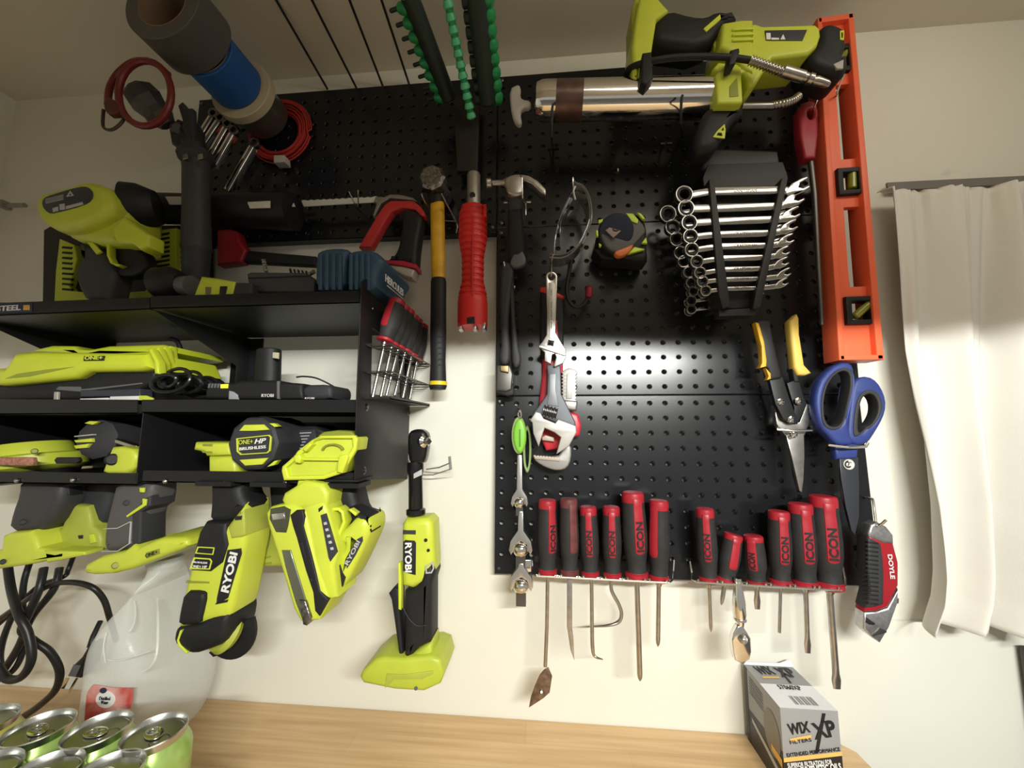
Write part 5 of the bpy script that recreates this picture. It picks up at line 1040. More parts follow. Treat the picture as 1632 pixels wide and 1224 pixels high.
# impact driver
T = thing('impact_driver', 'impact driver with a grey handle and pointed lime foot marked ONE+', 'drill', W(200, 905, .12))
ob('nose', slab(ca((655, 910), (700, 790), (720, 745), (780, 740), (860, 760), (885, 800), (868, 880), (820, 920), (700, 925)), .168, .055, .006), LIME, T)
ob('nose_button', lathe(W(*ca((730, 825))[0], .168), W(*ca((730, 825))[0], .172), [(0, .0082), (.7, .0080), (1, .006)], 20), BLK, T)
ob('chrome_bar', slab(ca((745, 690), (885, 735), (885, 765), (740, 720)), .150, .012, .002), STL, T)
ob('nose_rim', slab(ca((862, 765), (885, 770), (875, 890), (800, 905), (860, 875)), .160, .02, .002), LIME2, T)
ob('handle', slab(cb((735, -60), (990, -60), (985, 30), (975, 110), (910, 150), (905, 350), (880, 380), (800, 400), (700, 425), (650, 400), (655, 260), (690, 110)), .160, .045, .013, sm=1, res=4), mat('warm grey rubber', (.085, .08, .078), .55, bump=.15, bscale=600), T)
ob('handle_side', slab(cb((930, 60), (975, 40), (972, 110), (910, 150), (905, 350), (870, 380), (850, 340), (850, 170)), .1615, .040, .004), GRY, T)
ob('stripe', [slab(cb((905, -10), (935, -10), (932, 20), (908, 18)), .1635, .003, .0005), slab(cb((925, 60), (950, 65), (945, 105), (825, 182), (818, 172), (925, 95)), .1635, .003, .0005)], LIME2, T)
ob('panel_line', [slab(cb((672, 254), (760, 250), (845, 208), (845, 214), (762, 256), (672, 260)), .1610, .002, .0003), slab(cb((655, 400), (760, 400), (835, 352), (845, 210), (849, 210), (840, 355), (762, 406), (655, 406)), .1620, .003, .0003)], mat('pale print', (.45, .45, .44)), T)
ob('screw', lathe(W(*cb((822, 88))[0], .160), W(*cb((822, 88))[0], .1625), [(0, .0038), (1, .003)], 12), BLK, T)
ob('battery_foot', slab(cb((535, 525), (545, 490), (640, 440), (700, 425), (800, 400), (850, 362), (885, 385), (930, 360), (1000, 330), (1050, 315), (1190, 316), (1218, 330), (1215, 370), (1170, 395), (1080, 430), (980, 470), (860, 520), (720, 555), (600, 562), (540, 552)), .168, .070, .007), LIME, T)
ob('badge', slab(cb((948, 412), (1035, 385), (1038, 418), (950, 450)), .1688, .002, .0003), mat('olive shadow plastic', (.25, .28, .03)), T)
ob('badge_lettering', text('ONE+', W(*cb((955, 443))[0], .168), W(*cb((1032, 414))[0], .168), .0050, off=.0014), INK, T)
ob('screw', lathe(W(*cb((752, 494))[0], .168), W(*cb((752, 494))[0], .1705), [(0, .0045), (1, .0035)], 12), mat('olive shadow plastic', (.25, .28, .03)), T)
# multi tool
T = thing('multi_tool', 'lime and black RYOBI multi tool hanging with its round blade at the bottom', 'multi tool', W(335, 1050, .13))
md = .165
ob('head', [slab(cc_((105, 765), (118, 712), (345, 715), (350, 800), (190, 805), (175, 780)), md-.01, .05, .006), slab(cc_((200, 805), (360, 800), (390, 850), (385, 945), (200, 950)), md-.012, .045, .008)], LIME, T)
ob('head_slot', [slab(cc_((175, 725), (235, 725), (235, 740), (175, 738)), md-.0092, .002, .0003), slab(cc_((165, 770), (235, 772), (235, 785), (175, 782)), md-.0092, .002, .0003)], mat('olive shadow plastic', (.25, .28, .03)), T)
ob('flange', slab(cc_((145, 958), (410, 962), (405, 985), (190, 995), (140, 985)), md+.004, .06, .002), BLK, T)
ob('neck', slab(cd((237, -40), (415, -40), (418, 30), (452, 75), (440, 120), (345, 195), (228, 190), (240, 60)), md, .05, .013, sm=1), BLK, T)
ob('body', slab(cd((228, 185), (345, 190), (400, 120), (435, 75), (440, 180), (440, 260), (438, 300), (420, 380), (395, 520), (370, 640), (345, 700), (180, 740), (70, 760), (105, 555), (135, 440), (165, 330), (190, 240)), md+.002, .055, .009), LIME, T)
ob('upper_sleeve', slab(cd((225, 175), (340, 180), (338, 240), (350, 300), (318, 400), (250, 452), (140, 445), (165, 320), (188, 235)), md+.005, .058, .006), BLK, T)
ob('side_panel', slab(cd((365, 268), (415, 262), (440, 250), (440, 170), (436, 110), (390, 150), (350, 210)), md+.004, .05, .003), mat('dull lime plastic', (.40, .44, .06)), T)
ob('vent_hole', slab(cd((385, 148), (425, 143), (422, 165), (388, 168)), md+.0052, .003, .0006), INK, T)
ob('badge', slab(cd((347, 330), (415, 322), (418, 350), (345, 592), (288, 622), (290, 590)), md+.0042, .003, .0004, holes=None or ()), INK, T)
ob('lettering', text('RYOBI', W(*cd((358, 560))[0], md+.004), W(*cd((408, 345))[0], md+.004), .0115, off=.0010, bold=.03), WHT, T)
ob('small_badge', [slab(cd((185, 310), (278, 315), (270, 355), (172, 348)), md+.0055, .001, .0002, holes=[cd((191, 316), (272, 320), (265, 350), (180, 343))]), slab(cd((165, 368), (255, 375), (265, 390), (252, 435), (140, 432)), md+.0055, .001, .0002, holes=[cd((172, 376), (250, 381), (257, 391), (246, 429), (150, 425))])], LIME2, T)
ob('small_lettering', [text('BRUSHLESS', W(*cd((160, 396))[0], md+.005), W(*cd((242, 402))[0], md+.005), .0022, n=V((0, -1, 0)), off=.001), text('ONE+ HP', W(*cd((155, 422))[0], md+.005), W(*cd((240, 426))[0], md+.005), .0034, off=.001)], WHT, T)
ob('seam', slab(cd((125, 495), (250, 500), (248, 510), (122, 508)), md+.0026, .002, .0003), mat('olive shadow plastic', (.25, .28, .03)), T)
ob('side_grip', slab(cd((105, 555), (200, 555), (225, 575), (200, 690), (185, 740), (70, 745), (78, 680)), md+.008, .058, .006, sm=1), BLK, T)
ob('black_line', slab(cd((290, 610), (350, 598), (345, 612), (280, 625)), md+.0030, .002, .0003), INK, T)
ob('gear_head', slab(cd((50, 765), (75, 750), (185, 730), (240, 690), (330, 672), (348, 700), (335, 790), (310, 850), (220, 885), (160, 905), (90, 890), (38, 835)), md+.004, .06, .010, sm=1), BLK, T)
ob('head_trim', slab(cd((90, 765), (102, 762), (82, 820), (92, 845), (130, 885), (125, 893), (80, 850), (72, 820)), md+.0052, .004, .0008), LIME2, T)
ob('spindle', lathe(W(*cd((318, 765))[0], md-.020), W(*cd((385, 775))[0], md-.034), [(0, .024), (.4, .027), (.8, .022), (1, .012)], 26), mat('dull lime plastic', (.40, .44, .06)), T)
ob('blade', slab(cd(*([(400, 705), (430, 712), (470, 700), (497, 690)]+circ(360, 760, 142, 165, 14, -22, 120)+[(270, 910), (245, 885), (350, 860), (395, 800)])), md-.030, .004, .0008), BLK, T)
# drill with the badge
T = thing('drill', 'black drill with a lime trimmed round cap marked ONE+ HP BRUSHLESS', 'drill', W(430, 900, .11))
pc = W(402, 707, .164); pe = W(450, 707, .07)
ob('motor_cap', lathe(pc, V((pc.x, -.075, pc.z)), [(0, .0335), (.03, .0375), (.12, .0395), (.7, .039), (1, .034)], 10, hint=V((.3, 0, 1))), GRY, T, sharp=25)
ob('cap_plate', slab(cc_((392, 688), (605, 665), (620, 680), (612, 770), (595, 785), (420, 797), (395, 775)), .1665, .003, .0004, holes=[cc_((400, 694), (602, 672), (612, 683), (604, 766), (590, 779), (424, 790), (402, 772))]), LIME2, T)
ob('cap_lettering', [text('ONE+', W(*cc_((412, 729))[0], .165), W(*cc_((505, 722))[0], .165), .0062, off=.001)], LIME2, T)
ob('cap_lettering', [text('HP', W(*cc_((515, 724))[0], .165), W(*cc_((592, 716))[0], .165), .0066, off=.001, shear=.3, bold=.02), text('BRUSHLESS', W(*cc_((418, 767))[0], .165), W(*cc_((590, 752))[0], .165), .0042, off=.001, bold=.02)], WHT, T)
for a in (((410, 640), (445, 600), (570, 598), (605, 632), (500, 640)), ((412, 828), (600, 815), (560, 858), (450, 866)), ((605, 590), (640, 590), (668, 610), (640, 615)), ((590, 875), (640, 835), (665, 830), (640, 862))): ob('cap_stripe', slab(cc_(*a), .1662, .008, .0008), LIME2, T)
ob('barrel', slab(cc_((640, 600), (700, 610), (900, 600), (1000, 660), (900, 760), (780, 790), (700, 810), (650, 780)), .11, .055, .006), BLK, T)
ob('label', slab(cc_((725, 640), (905, 630), (915, 720), (820, 775), (735, 780)), .112, .003, .0004), mat('dark label film', (.04, .04, .05)), T)
for k in range(6): ob('label_line', slab(cc_((735, 655+k*20), (880-k*12, 648+k*20), (880-k*12, 654+k*20), (735, 661+k*20)), .1126, .001, .0001), mat('pale print', (.45, .45, .44)), T)
ob('label_frame', slab(cc_((680, 620), (712, 615), (735, 645), (740, 790), (760, 795), (715, 812), (690, 780), (712, 720)), .120, .02, .002), LIME2, T)
ob('upper_handle', slab(cc_((600, 850), (720, 840), (760, 960), (740, 1224), (610, 1224), (590, 1000)), .12, .04, .010), BLK, T)
ob('flange', slab(cc_((530, 960), (740, 965), (735, 985), (600, 995), (525, 985)), .17, .06, .002), BLK, T)
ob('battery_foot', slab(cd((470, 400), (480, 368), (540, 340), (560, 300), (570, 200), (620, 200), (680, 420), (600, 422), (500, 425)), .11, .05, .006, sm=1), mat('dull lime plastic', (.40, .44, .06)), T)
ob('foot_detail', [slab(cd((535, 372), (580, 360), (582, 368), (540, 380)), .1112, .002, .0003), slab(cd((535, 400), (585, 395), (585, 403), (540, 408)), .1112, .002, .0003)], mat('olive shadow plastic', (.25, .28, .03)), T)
# stapler / nailer
T = thing('nail_gun', 'big lime cordless stapler hanging nose down, its open battery dock on top', 'nail gun', W(490, 1000, .15))
nd = .185
ob('battery_dock', slab(cc_((690, 870), (770, 800), (790, 770), (880, 700), (940, 670), (1160, 668), (1180, 690), (1170, 760), (1120, 850), (1080, 915), (960, 955), (700, 962), (685, 900)), nd-.005, .035, .004), LIME, T)
ob('dock_rim', slab(cc_((690, 870), (770, 800), (790, 770), (880, 700), (940, 670), (1160, 668), (1180, 690), (1170, 760), (1120, 850), (1080, 915), (960, 955), (700, 962), (685, 900)), nd+.001, .008, .002, holes=[cc_((715, 880), (790, 815), (900, 705), (950, 690), (1145, 690), (1150, 740), (1100, 830), (1055, 890), (950, 928), (730, 935))]), LIME2, T)
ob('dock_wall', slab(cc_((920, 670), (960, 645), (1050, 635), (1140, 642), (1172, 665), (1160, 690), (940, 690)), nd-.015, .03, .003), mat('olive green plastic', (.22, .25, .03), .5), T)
ob('dock_bar', slab(cc_((800, 815), (1075, 820), (1072, 835), (795, 832)), nd+.002, .006, .001), LIME2, T)
for a in (((765, 800), (800, 790), (815, 820), (800, 850), (770, 845)), ((1060, 800), (1110, 790), (1120, 810), (1080, 915), (1045, 910), (1050, 850)), ((820, 760), (870, 715), (885, 730), (840, 775))): ob('dock_lug', slab(cc_(*a), nd+.006, .014, .002), LIME2, T)
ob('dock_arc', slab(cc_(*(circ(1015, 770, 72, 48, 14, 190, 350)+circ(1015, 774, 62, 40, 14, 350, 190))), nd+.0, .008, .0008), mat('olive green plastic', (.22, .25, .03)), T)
ob('neck', slab(cc_((790, 950), (900, 950), (960, 1060), (760, 1070)), nd-.005, .04, .005), LIME, T)
ob('upper_body', slab(cd((650, 20), (700, -10), (760, -50), (860, -30), (892, 20), (880, 100), (700, 110), (650, 90), (635, 60)), nd+.002, .055, .006), LIME, T)
ob('magazine', slab(cd((550, 130), (575, 95), (620, 85), (700, 80), (770, 120), (790, 200), (830, 400), (900, 600), (840, 715), (740, 722), (700, 650), (640, 450), (590, 290), (560, 190)), nd+.006, .06, .006), LIME, T)
ob('body_side', slab(cd((740, 90), (870, 60), (890, 120), (945, 340), (920, 420), (940, 590), (880, 610), (790, 430), (770, 200)), nd+.003, .055, .006), LIME, T)
ob('black_channel', slab(cd((685, 140), (720, 112), (755, 112), (765, 150), (760, 200), (800, 350), (850, 550), (895, 600), (845, 690), (820, 660), (810, 560), (770, 440), (720, 260), (700, 200)), nd+.0075, .02, .002), BLK, T)
for a in (((740, 290), (752, 285), (780, 390), (768, 392)), ((790, 480), (805, 480), (812, 510), (798, 508))): ob('channel_slot', slab(cd(*a), nd+.0085, .003, .0005), INK, T)
ob('steel_track', slab(cd((640, 330), (690, 330), (705, 380), (770, 590), (790, 700), (770, 735), (750, 700), (715, 610), (660, 420)), nd+.0075, .01, .0012), mat('green tinted steel', (.28, .30, .22), .3, .9), T)
ob('nose_tip', slab(cd((735, 600), (770, 605), (800, 700), (775, 742), (755, 735), (750, 700), (742, 660)), nd+.010, .02, .002), BAT, T)
ob('window', slab(cd((580, 105), (650, 92), (690, 110), (675, 200), (665, 235), (610, 232), (575, 160)), nd+.0072, .004, .0008), mat('smoked glass', (.05, .055, .03), .12, spec=.8), T)
ob('window_bar', slab(cd((582, 132), (655, 122), (660, 162), (590, 172)), nd+.009, .006, .002), CHR, T)
ob('side_label', slab(cd((852, 140), (880, 130), (942, 340), (905, 392), (895, 370)), nd+.0042, .003, .0004), mat('dark label film', (.04, .04, .05)), T)
ob('label_marks', [slab(cd((868+k*9, 180+k*34), (884+k*9, 176+k*34), (888+k*9, 190+k*34), (872+k*9, 194+k*34)), nd+.0048, .001, .0001) for k in range(5)], mat('pale print', (.45, .45, .44)), T)
ob('vent', slab(cd((840, 105), (862, 90), (860, 108), (842, 124)), nd+.0042, .003, .0004), INK, T)
ob('grip', slab(cc_((960, 955), (1145, 970), (1170, 1080), (1190, 1160), (1250, 1220), (1240, 1300), (1120, 1330), (1000, 1240), (1000, 1100)), nd-.035, .045, .012, sm=1), BLK, T)
ob('trigger_guard', slab(cd((895, 100), (950, 98), (975, 120), (985, 180), (960, 240), (940, 330), (922, 330), (945, 230), (968, 175), (960, 130), (945, 118), (898, 120)), nd-.01, .02, .002), LIME2, T)
ob('trigger', slab(cd((905, 130), (945, 130), (950, 180), (935, 240), (915, 200)), nd-.02, .015, .002), BLK, T)
ob('motor_arm', slab(cd((985, 210), (1040, 150), (1100, 150), (1120, 200), (1105, 270), (1050, 390), (985, 520), (960, 540), (930, 500), (940, 380), (985, 300), (945, 300), (950, 240)), nd-.012, .06, .010, sm=1), LIME, T)
ob('arm_back', slab(cd((1000, 100), (1060, 130), (1105, 150), (1120, 200), (1118, 240), (1095, 165), (1040, 145)), nd-.015, .04, .005), BLK, T)
ob('arm_label', slab(cd((990, 385), (1050, 270), (1078, 255), (1080, 280), (1040, 360), (995, 430)), nd-.0112, .002, .0003), mat('dark label film', (.04, .04, .05)), T)
ob('lettering', text('RYOBI', W(*cd((1003, 412))[0], nd-.0112), W(*cd((1070, 285))[0], nd-.0112), .0055, off=.0006, bold=.02), mat('pale print', (.45, .45, .44)), T)
ob('arm_vent', slab(cd((940, 415), (955, 410), (985, 480), (970, 530), (955, 520)), nd-.0112, .003, .0006), BLK, T)
ob('stripe', slab(cd((1000, 110), (1015, 105), (1050, 130), (1040, 145)), nd-.008, .01, .001), LIME2, T)
ob('flange', slab(cc_((960, 952), (1180, 960), (1180, 975), (960, 975)), nd-.01, .05, .002), BLK, T)
# cordless ratchet
T = thing('cordless_ratchet', 'lime and black RYOBI cordless ratchet hanging right of the shelf unit', 'ratchet', W(650, 1100, .06))
rd = .085
ob('head', slab([(648, 698), (651, 688), (660, 684), (672, 684), (680, 692), (680, 710), (676, 733), (672, 740), (654, 740), (649, 730)], rd+.013, .026, .006, sm=1), mat('glossy black steel', (.02, .02, .02), .25, .6, coat=.3), T)
p = W(673, 703, rd+.006)
ob('ratchet_gear', lathe(p, p+V((.012, -.010, 0)), [(0, .0095), (.5, .010), (.7, .0055), (1, .0055)], 20), CHR, T)
ob('anvil', lathe(p+V((.008, -.008, 0)), p+V((.016, -.014, 0)), [(0, .004), (1, .004)], 4), DST, T)
ob('neck', lathe(W(662, 736, rd), W(663, 835, rd), [(0, .0125), (.15, .0125), (.25, .0105), (.75, .0110), (.77, .0145), (.84, .0145), (.86, .0128), (1, .0140)], 28), mat('glossy black steel', (.02, .02, .02)), T)
ob('mark', slab([(659, 755), (672, 748), (672, 757), (659, 763)], rd+.0135, .003, .0004), mat('pale print', (.45, .45, .44)), T)
ob('body', slab(cd((1288, 190), (1310, 160), (1430, 155), (1458, 185), (1462, 300), (1468, 390), (1465, 470), (1400, 520), (1350, 545), (1290, 530), (1285, 400)), rd+.022, .046, .011, res=4), LIME, T)
ob('button', slab(cd((1298, 222), (1368, 222), (1368, 245), (1298, 243)), rd+.023, .003, .0006), GRY, T)
for x, y, r in ((1423, 275, 9), (1437, 330, 8)): p = W(*cd((x, y))[0], rd+.0218); ob('screw', lathe(p, p+V((0, -.0015, 0)), [(0, r*.0003), (1, r*.00025)], 12), INK, T)
ob('badge', slab(cd((1300, 285), (1312, 275), (1362, 278), (1370, 290), (1368, 465), (1315, 452), (1300, 440)), rd+.0226, .002, .0003), INK, T)
ob('lettering', text('RYOBI', W(*cd((1312, 288))[0], rd+.022), W(*cd((1312, 448))[0], rd+.022), .0100, off=.0010, bold=.03), WHT, T)
ob('grip', slab(cd((1400, 430), (1460, 400), (1465, 470), (1450, 520), (1448, 840), (1380, 870), (1330, 930), (1300, 930), (1300, 560), (1350, 545), (1390, 500)), rd+.024, .048, .010), BLK, T)
ob('grip_arc', tube([W(x, y, rd+.0245) for x, y in cd((1300, 640), (1325, 690), (1350, 720), (1380, 740), (1430, 735))], .0006, 6, sm=3), GRY, T)
ob('side_badge', slab(cd((1420, 415), (1462, 392), (1468, 430), (1455, 455), (1422, 458)), rd+.0255, .002, .0003, holes=[cd((1427, 420), (1456, 403), (1461, 428), (1450, 448), (1428, 450))]), mat('pale print', (.45, .45, .44)), T)
ob('lever', slab(cd((1220, 565), (1245, 535), (1275, 535), (1280, 640), (1300, 900), (1300, 950), (1285, 957), (1250, 700), (1235, 600)), rd+.018, .026, .003), BLK, T)
ob('lever_trim', slab(cd((1272, 400), (1284, 395), (1290, 560), (1288, 655), (1274, 650)), rd+.022, .010, .001), LIME2, T)
ob('battery_foot', [slab(cd((1060, 1020), (1080, 980), (1150, 920), (1200, 912), (1300, 920), (1450, 905), (1500, 925), (1520, 1000), (1500, 1060), (1410, 1100), (1250, 1090), (1080, 1055)), rd+.030, .070, .006),
                     slab(cd((1340, 900), (1400, 860), (1455, 820), (1460, 960), (1440, 1000), (1290, 990)), rd+.022, .044, .008)], mat('lime foot plastic', (.46, .53, .05), .4), T)
ob('foot_step', slab(cd((1210, 1000), (1300, 1005), (1460, 985), (1465, 1000), (1400, 1030), (1250, 1030), (1200, 1080)), rd+.0315, .006, .001), mat('dull lime plastic', (.40, .44, .06)), T)
ob('hole', lathe(W(*cd((1370, 1078))[0], rd+.030), W(*cd((1370, 1078))[0], rd+.0315), [(0, .0025), (1, .0022)], 10), INK, T)
T = thing('clear_bracket', 'thin clear plastic hanger behind the head of the cordless ratchet', 'bracket', W(695, 745, .0))
ob('arm', [tube([W(680, 748, .0), W(700, 745, .03), W(717, 738, .05)], .0012, 8), tube([W(655, 757, .0), W(690, 757, .02), W(717, 748, .05)], .0010, 8)], mat('smoky clear plastic', (.35, .35, .34)), T)
ob('plate', slab([(714, 728), (718, 727), (720, 748), (716, 750)], .052, .003, .0004), mat('smoky clear plastic', (.35, .35, .34)), T)
# ------------------------------------------------------------------ power cords on the left
CRD = mat('black cord rubber', (.014, .014, .014), .38)
def cord(label, pts, r=.0045, cat='cord', nm='black_cable', g='black power cords at the lower left'):
    return tag(ob(nm, tube([W(*p) for p in pts], r, 12, sm=8), CRD), label, cat, g)
cord('thick black cord falling in front of the others and bending right at the bottom', [(70, 905, .10), (62, 940, .11), (45, 980, .11), (35, 1005, .11), (55, 1022, .10), (80, 1040, .09), (95, 1070, .08), (88, 1100, .07), (62, 1125, .06), (40, 1140, .05)], .0052)
cord('black cord arching over to the right from the cord bundle', [(-20, 1000, .08), (30, 965, .09), (75, 935, .10), (110, 928, .10), (145, 935, .10), (165, 955, .09), (175, 985, .08), (185, 1020, .05)], .0040)
cord('black cord in a narrow upright loop at the left edge', [(95, 905, .08), (85, 940, .09), (50, 985, .09), (30, 1030, .09), (5, 1070, .09), (-15, 1100, .09)], .0050)
cord('black cord hanging straight down beside the narrow loop', [(12, 900, .09), (18, 940, .10), (30, 980, .12), (45, 1010, .12), (50, 1050, .12), (35, 1078, .12), (12, 1082, .12), (-5, 1060, .12)], .0055)
cord('black cord forming a teardrop loop in the bundle', [(120, 790, .06), (100, 815, .07), (85, 840, .07), (60, 870, .07), (40, 920, .08), (36, 965, .08), (42, 1010, .08), (30, 1055, .08), (10, 1075, .08), (0, 1050, .08), (8, 1010, .08), (30, 960, .08)], .0042)
cord('thin black cord behind the drill feet', [(130, 850, .05), (110, 905, .06), (100, 920, .07), (60, 935, .07), (20, 975, .07), (-20, 1010, .07)], .0035)
T = thing('power_plug', 'black three prong plug hanging in front of the wall left of the jug', 'plug', W(120, 1110, .05))
cp = C((0, 1000), 4.08)
ob('body', slab(cp((570, 175), (585, 130), (560, 250), (520, 335), (430, 322), (470, 255), (520, 200)), .060, .020, .004) if False else slab(cp((575, 110), (590, 120), (562, 250), (515, 335), (428, 322), (478, 240), (525, 195)), .060, .022, .004), CRD, T)
ob('face', slab(cp((475, 245), (522, 248), (488, 322), (440, 318)), .0612, .003, .0006), MGR, T)
for a in (((425, 325), (448, 327), (415, 400), (388, 398), (405, 360)), ((490, 330), (505, 332), (452, 425), (438, 425))): ob('prong', slab(cp(*a), .054, .0016, .0003), CHR, T)
ob('tail', tube([W(*cp((582, 130))[0], .05), W(148, 1015, .045), W(160, 990, .03)], .0038, 10), CRD, T)
# ------------------------------------------------------------------ worktop: jug, cans, filter box
def jug():
    T = thing('water_jug', 'translucent plastic gallon water jug standing on the workbench under the rack', 'jug', V((-.52, -.085, zt)))
    d = .085
    def at(py): return W(240, py, d)
    base = W(240, 1165, d); zb = zt
    k = S(240, 1050, d)
    prof = [(1185, 140, 302, .066), (1175, 133, 318, .072), (1120, 134, 341, .075), (1060, 140, 346, .075), (1010, 147, 341, .075), (985, 157, 331, .072), (955, 180, 315, .060), (930, 208, 302, .046), (915, 226, 296, .036), (905, 234, 294, .026), (894, 236, 292, .024), (888, 239, 289, .022)]
    rs = []; n = 48
    for i, (py, xl_, xr_, dy) in enumerate(prof):
        a, b = W(xl_, py, .135), W(xr_, py, .035); z = W(240, py, d).z if i else zt+.001
        cx = (a.x+b.x)/2; rx = (b.x-a.x)/2; ring = []
        e = .45 if py > 950 else .2 if py > 920 else 0
        for q in range(n):
            an = 2*math.pi*q/n; c_, s_ = math.cos(an), math.sin(an)
            c_ = math.copysign(abs(c_)**(1-e), c_); s_ = math.copysign(abs(s_)**(1-e), s_)
            ring.append(V((cx+rx*c_, -d+dy*s_, z)))
        rs.append(ring)
    m = bpy.data.materials.new('milky translucent plastic'); m.use_nodes = True; nt = m.node_tree; b = nt.nodes['Principled BSDF']
    b.inputs['Base Color'].default_value = (.86, .88, .85, 1); b.inputs['Roughness'].default_value = .25; b.inputs['Transmission Weight'].default_value = 0.; b.inputs['Alpha'].default_value = .42; b.inputs['IOR'].default_value = 1.4
    nz = nt.nodes.new('ShaderNodeTexNoise'); nz.inputs['Scale'].default_value = 25; bp = nt.nodes.new('ShaderNodeBump'); bp.inputs['Strength'].default_value = .3; bp.inputs['Distance'].default_value = .002
    nt.links.new(nz.outputs['Fac'], bp.inputs['Height']); nt.links.new(bp.outputs[0], b.inputs['Normal'])
    o = ob('body', rings(rs), m, T, sharp=80)
    md_ = o.modifiers.new('s', 'SUBSURF'); md_.levels = 2; md_.render_levels = 2
    # moulded handle and ridges on the front
    ob('moulded_ridge', [tube([W(*p) for p in [(214, 958, .130), (216, 975, .138), (213, 995, .150), (205, 1008, .158)]], .0014, 8, sm=5), tube([W(*p) for p in [(172, 1052, .160), (195, 1052, .161), (238, 1038, .161)]], .0013, 8, sm=5),
                         tube([W(*p) for p in [(251, 955, .118), (252, 990, .145), (250, 1040, .160), (240, 1062, .162), (226, 1071, .162)]], .0018, 8, sm=5), tube([W(*p) for p in [(170, 1008, .155), (165, 1030, .160), (168, 1056, .161)]], .0010, 8, sm=5)], m, T)
    ob('cap', lathe(W(264, 886, d), W(263, 900, d), [(0, .020), (.1, .023), (.9, .0235), (1, .021)], 30), mat('milky cap plastic', (.75, .76, .73), .35, trans=.25), T)
    lb = slab(cp((600, 375), (720, 395), (858, 400), (850, 480), (838, 590), (545, 625), (560, 440), (580, 400)), .1665, .002, .0004)
    ob('label', lb, mat('red patterned label', (.52, .03, .02), .45, var=.2, vscale=25, col2=(.72, .40, .36)), T)
    ob('label_disc', slab(cp(*circ(683, 470, 62, 55, 24)), .1674, .001, .0002), WHT, T)
    ob('label_badge', slab(cp(*circ(668, 412, 22, 18, 16)), .1680, .001, .0002), mat('navy sticker', (.02, .035, .07)), T)
    ob('label_lettering', [text('Distilled', W(*cp((648, 470))[0], .1674), W(*cp((718, 472))[0], .1674), .0042, off=.0006), text('Water', W(*cp((658, 496))[0], .1674), W(*cp((706, 498))[0], .1674), .0042, off=.0006)], INK, T)
    ob('label_corner', slab(cp((752, 530), (845, 532), (840, 590), (770, 580)), .1672, .001, .0002), mat('pale pink print', (.75, .55, .50)), T)
jug()
ALC = mat('can aluminium', (.62, .63, .60), .28, 1., var=.08); CGR = mat('green can paint', (.27, .43, .09), .3, .35, var=.12, vscale=60, col2=(.38, .52, .16)); CYE = mat('yellow can paint', (.55, .50, .12), .3, .35)
zc0 = zt+.010; zct = zt+.160; CANH = .122
def can(px, py, label, cm, extra=None, z=zct):
    c = WZ(px, py, z); b = V((c.x, c.y, z-CANH)); up = V((0, 0, 1)); T = thing('drink_can', label, 'can', b, 'drink cans in the tray')
    P = lambda h, r: (h, r)
    ob('body', lathe(b, b+up*.118, [(0, .022), (.001, .024), (.006, .029), (.012, .033), (.100, .033), (.105, .0318), (.111, .0285), (.1146, .0268)], 48, absolute=True), cm, T)
    ob('lid', rings([[b+V((r*math.cos(2*math.pi*k/48), r*math.sin(2*math.pi*k/48), h)) for k in range(48)] for h, r in [(.1142, .0268), (.119, .0276), (.1215, .0278), (.1225, .0270), (.1215, .0262), (.116, .0250), (.1152, .0240), (.117, .0232), (.1168, .001)]]), ALC, T)
    # pull tab towards the middle, a countersunk opening and a rivet
    a = random.uniform(-.5, .3); ux = V((math.cos(a), math.sin(a), 0)); uy = V((-math.sin(a), math.cos(a), 0)); O = b+V((0, 0, .1190))
    tabo = [(x-.002, y) for x, y in circ(0, 0, .0118, .0075, 20)]; tabh = [(x-.0065, y) for x, y in circ(0, 0, .0042, .0040, 14)]
    ob('pull_tab', prism([tabo, tabh], O, ux, uy, .0012, .0004), CHR, T)
    ob('rivet', lathe(O+ux*.004, O+ux*.004+up*.0012, [(0, .0028), (.7, .0026), (1, .001)], 14), ALC, T)
    ob('mouth_line', [([b+V((0, 0, .1172))+ux*(.013+.0085*math.cos(t)*s_)+uy*(.0085*math.sin(t)*s_) for s_ in (1, .93) for t in [2*math.pi*i/24 for i in range(24)]], [(i, (i+1) % 24, 24+(i+1) % 24, 24+i) for i in range(24)])], DST, T)
    return T, b
def on_can(T, b, s, ang0, ang1, z, h, m, nm='lettering'):    # letters wrapped on the side of a can
    ca_, cb2 = math.radians(ang0), math.radians(ang1)
    g = text(s, V((0, 0, 0)), V((.0331*(cb2-ca_), 0, 0)), h, off=0, ext=.0001); vv = []
    for q in g[0]: t = ca_+q.x/.0331; r = .0333-q.y*.0; vv.append(V((b.x+r*math.cos(t), b.y+r*math.sin(t), b.z+z+q.z)))
    ob(nm, (vv, g[1]), m, T)
DGN = mat('dark green print', (.02, .16, .03))
T, b = can(-30, 1149, 'pale yellow drink can at the left edge, partly out of the frame', CYE)
T, b = can(62, 1158, 'plain lime green drink can in the rear row next to the yellow one', CGR); on_can(T, b, 'SPARKLING', -110, -55, .070, .009, WHT) if False else None
T, b = can(156, 1161, 'green drink can in the middle of the rear row showing its nutrition text', CGR); 
on_can(T, b, 'NUTRITION FACTS', -95, -25, .088, .006, DGN); on_can(T, b, '0% VEGETABLE', -95, -25, .097, .004, DGN)
T, b = can(247, 1164, 'green drink can at the right end of the rear row', CGR); on_can(T, b, '2%', -85, -60, .088, .010, mat('pale green print', (.55, .75, .40)), 'lettering')
can(-34, 1230, 'lime drink can of the front row, leftmost and mostly cut off', CGR)
can(68, 1230, 'lime drink can of the front row, second from the left', CGR)
can(169, 1231, 'lime drink can of the front row, third from the left', CGR)
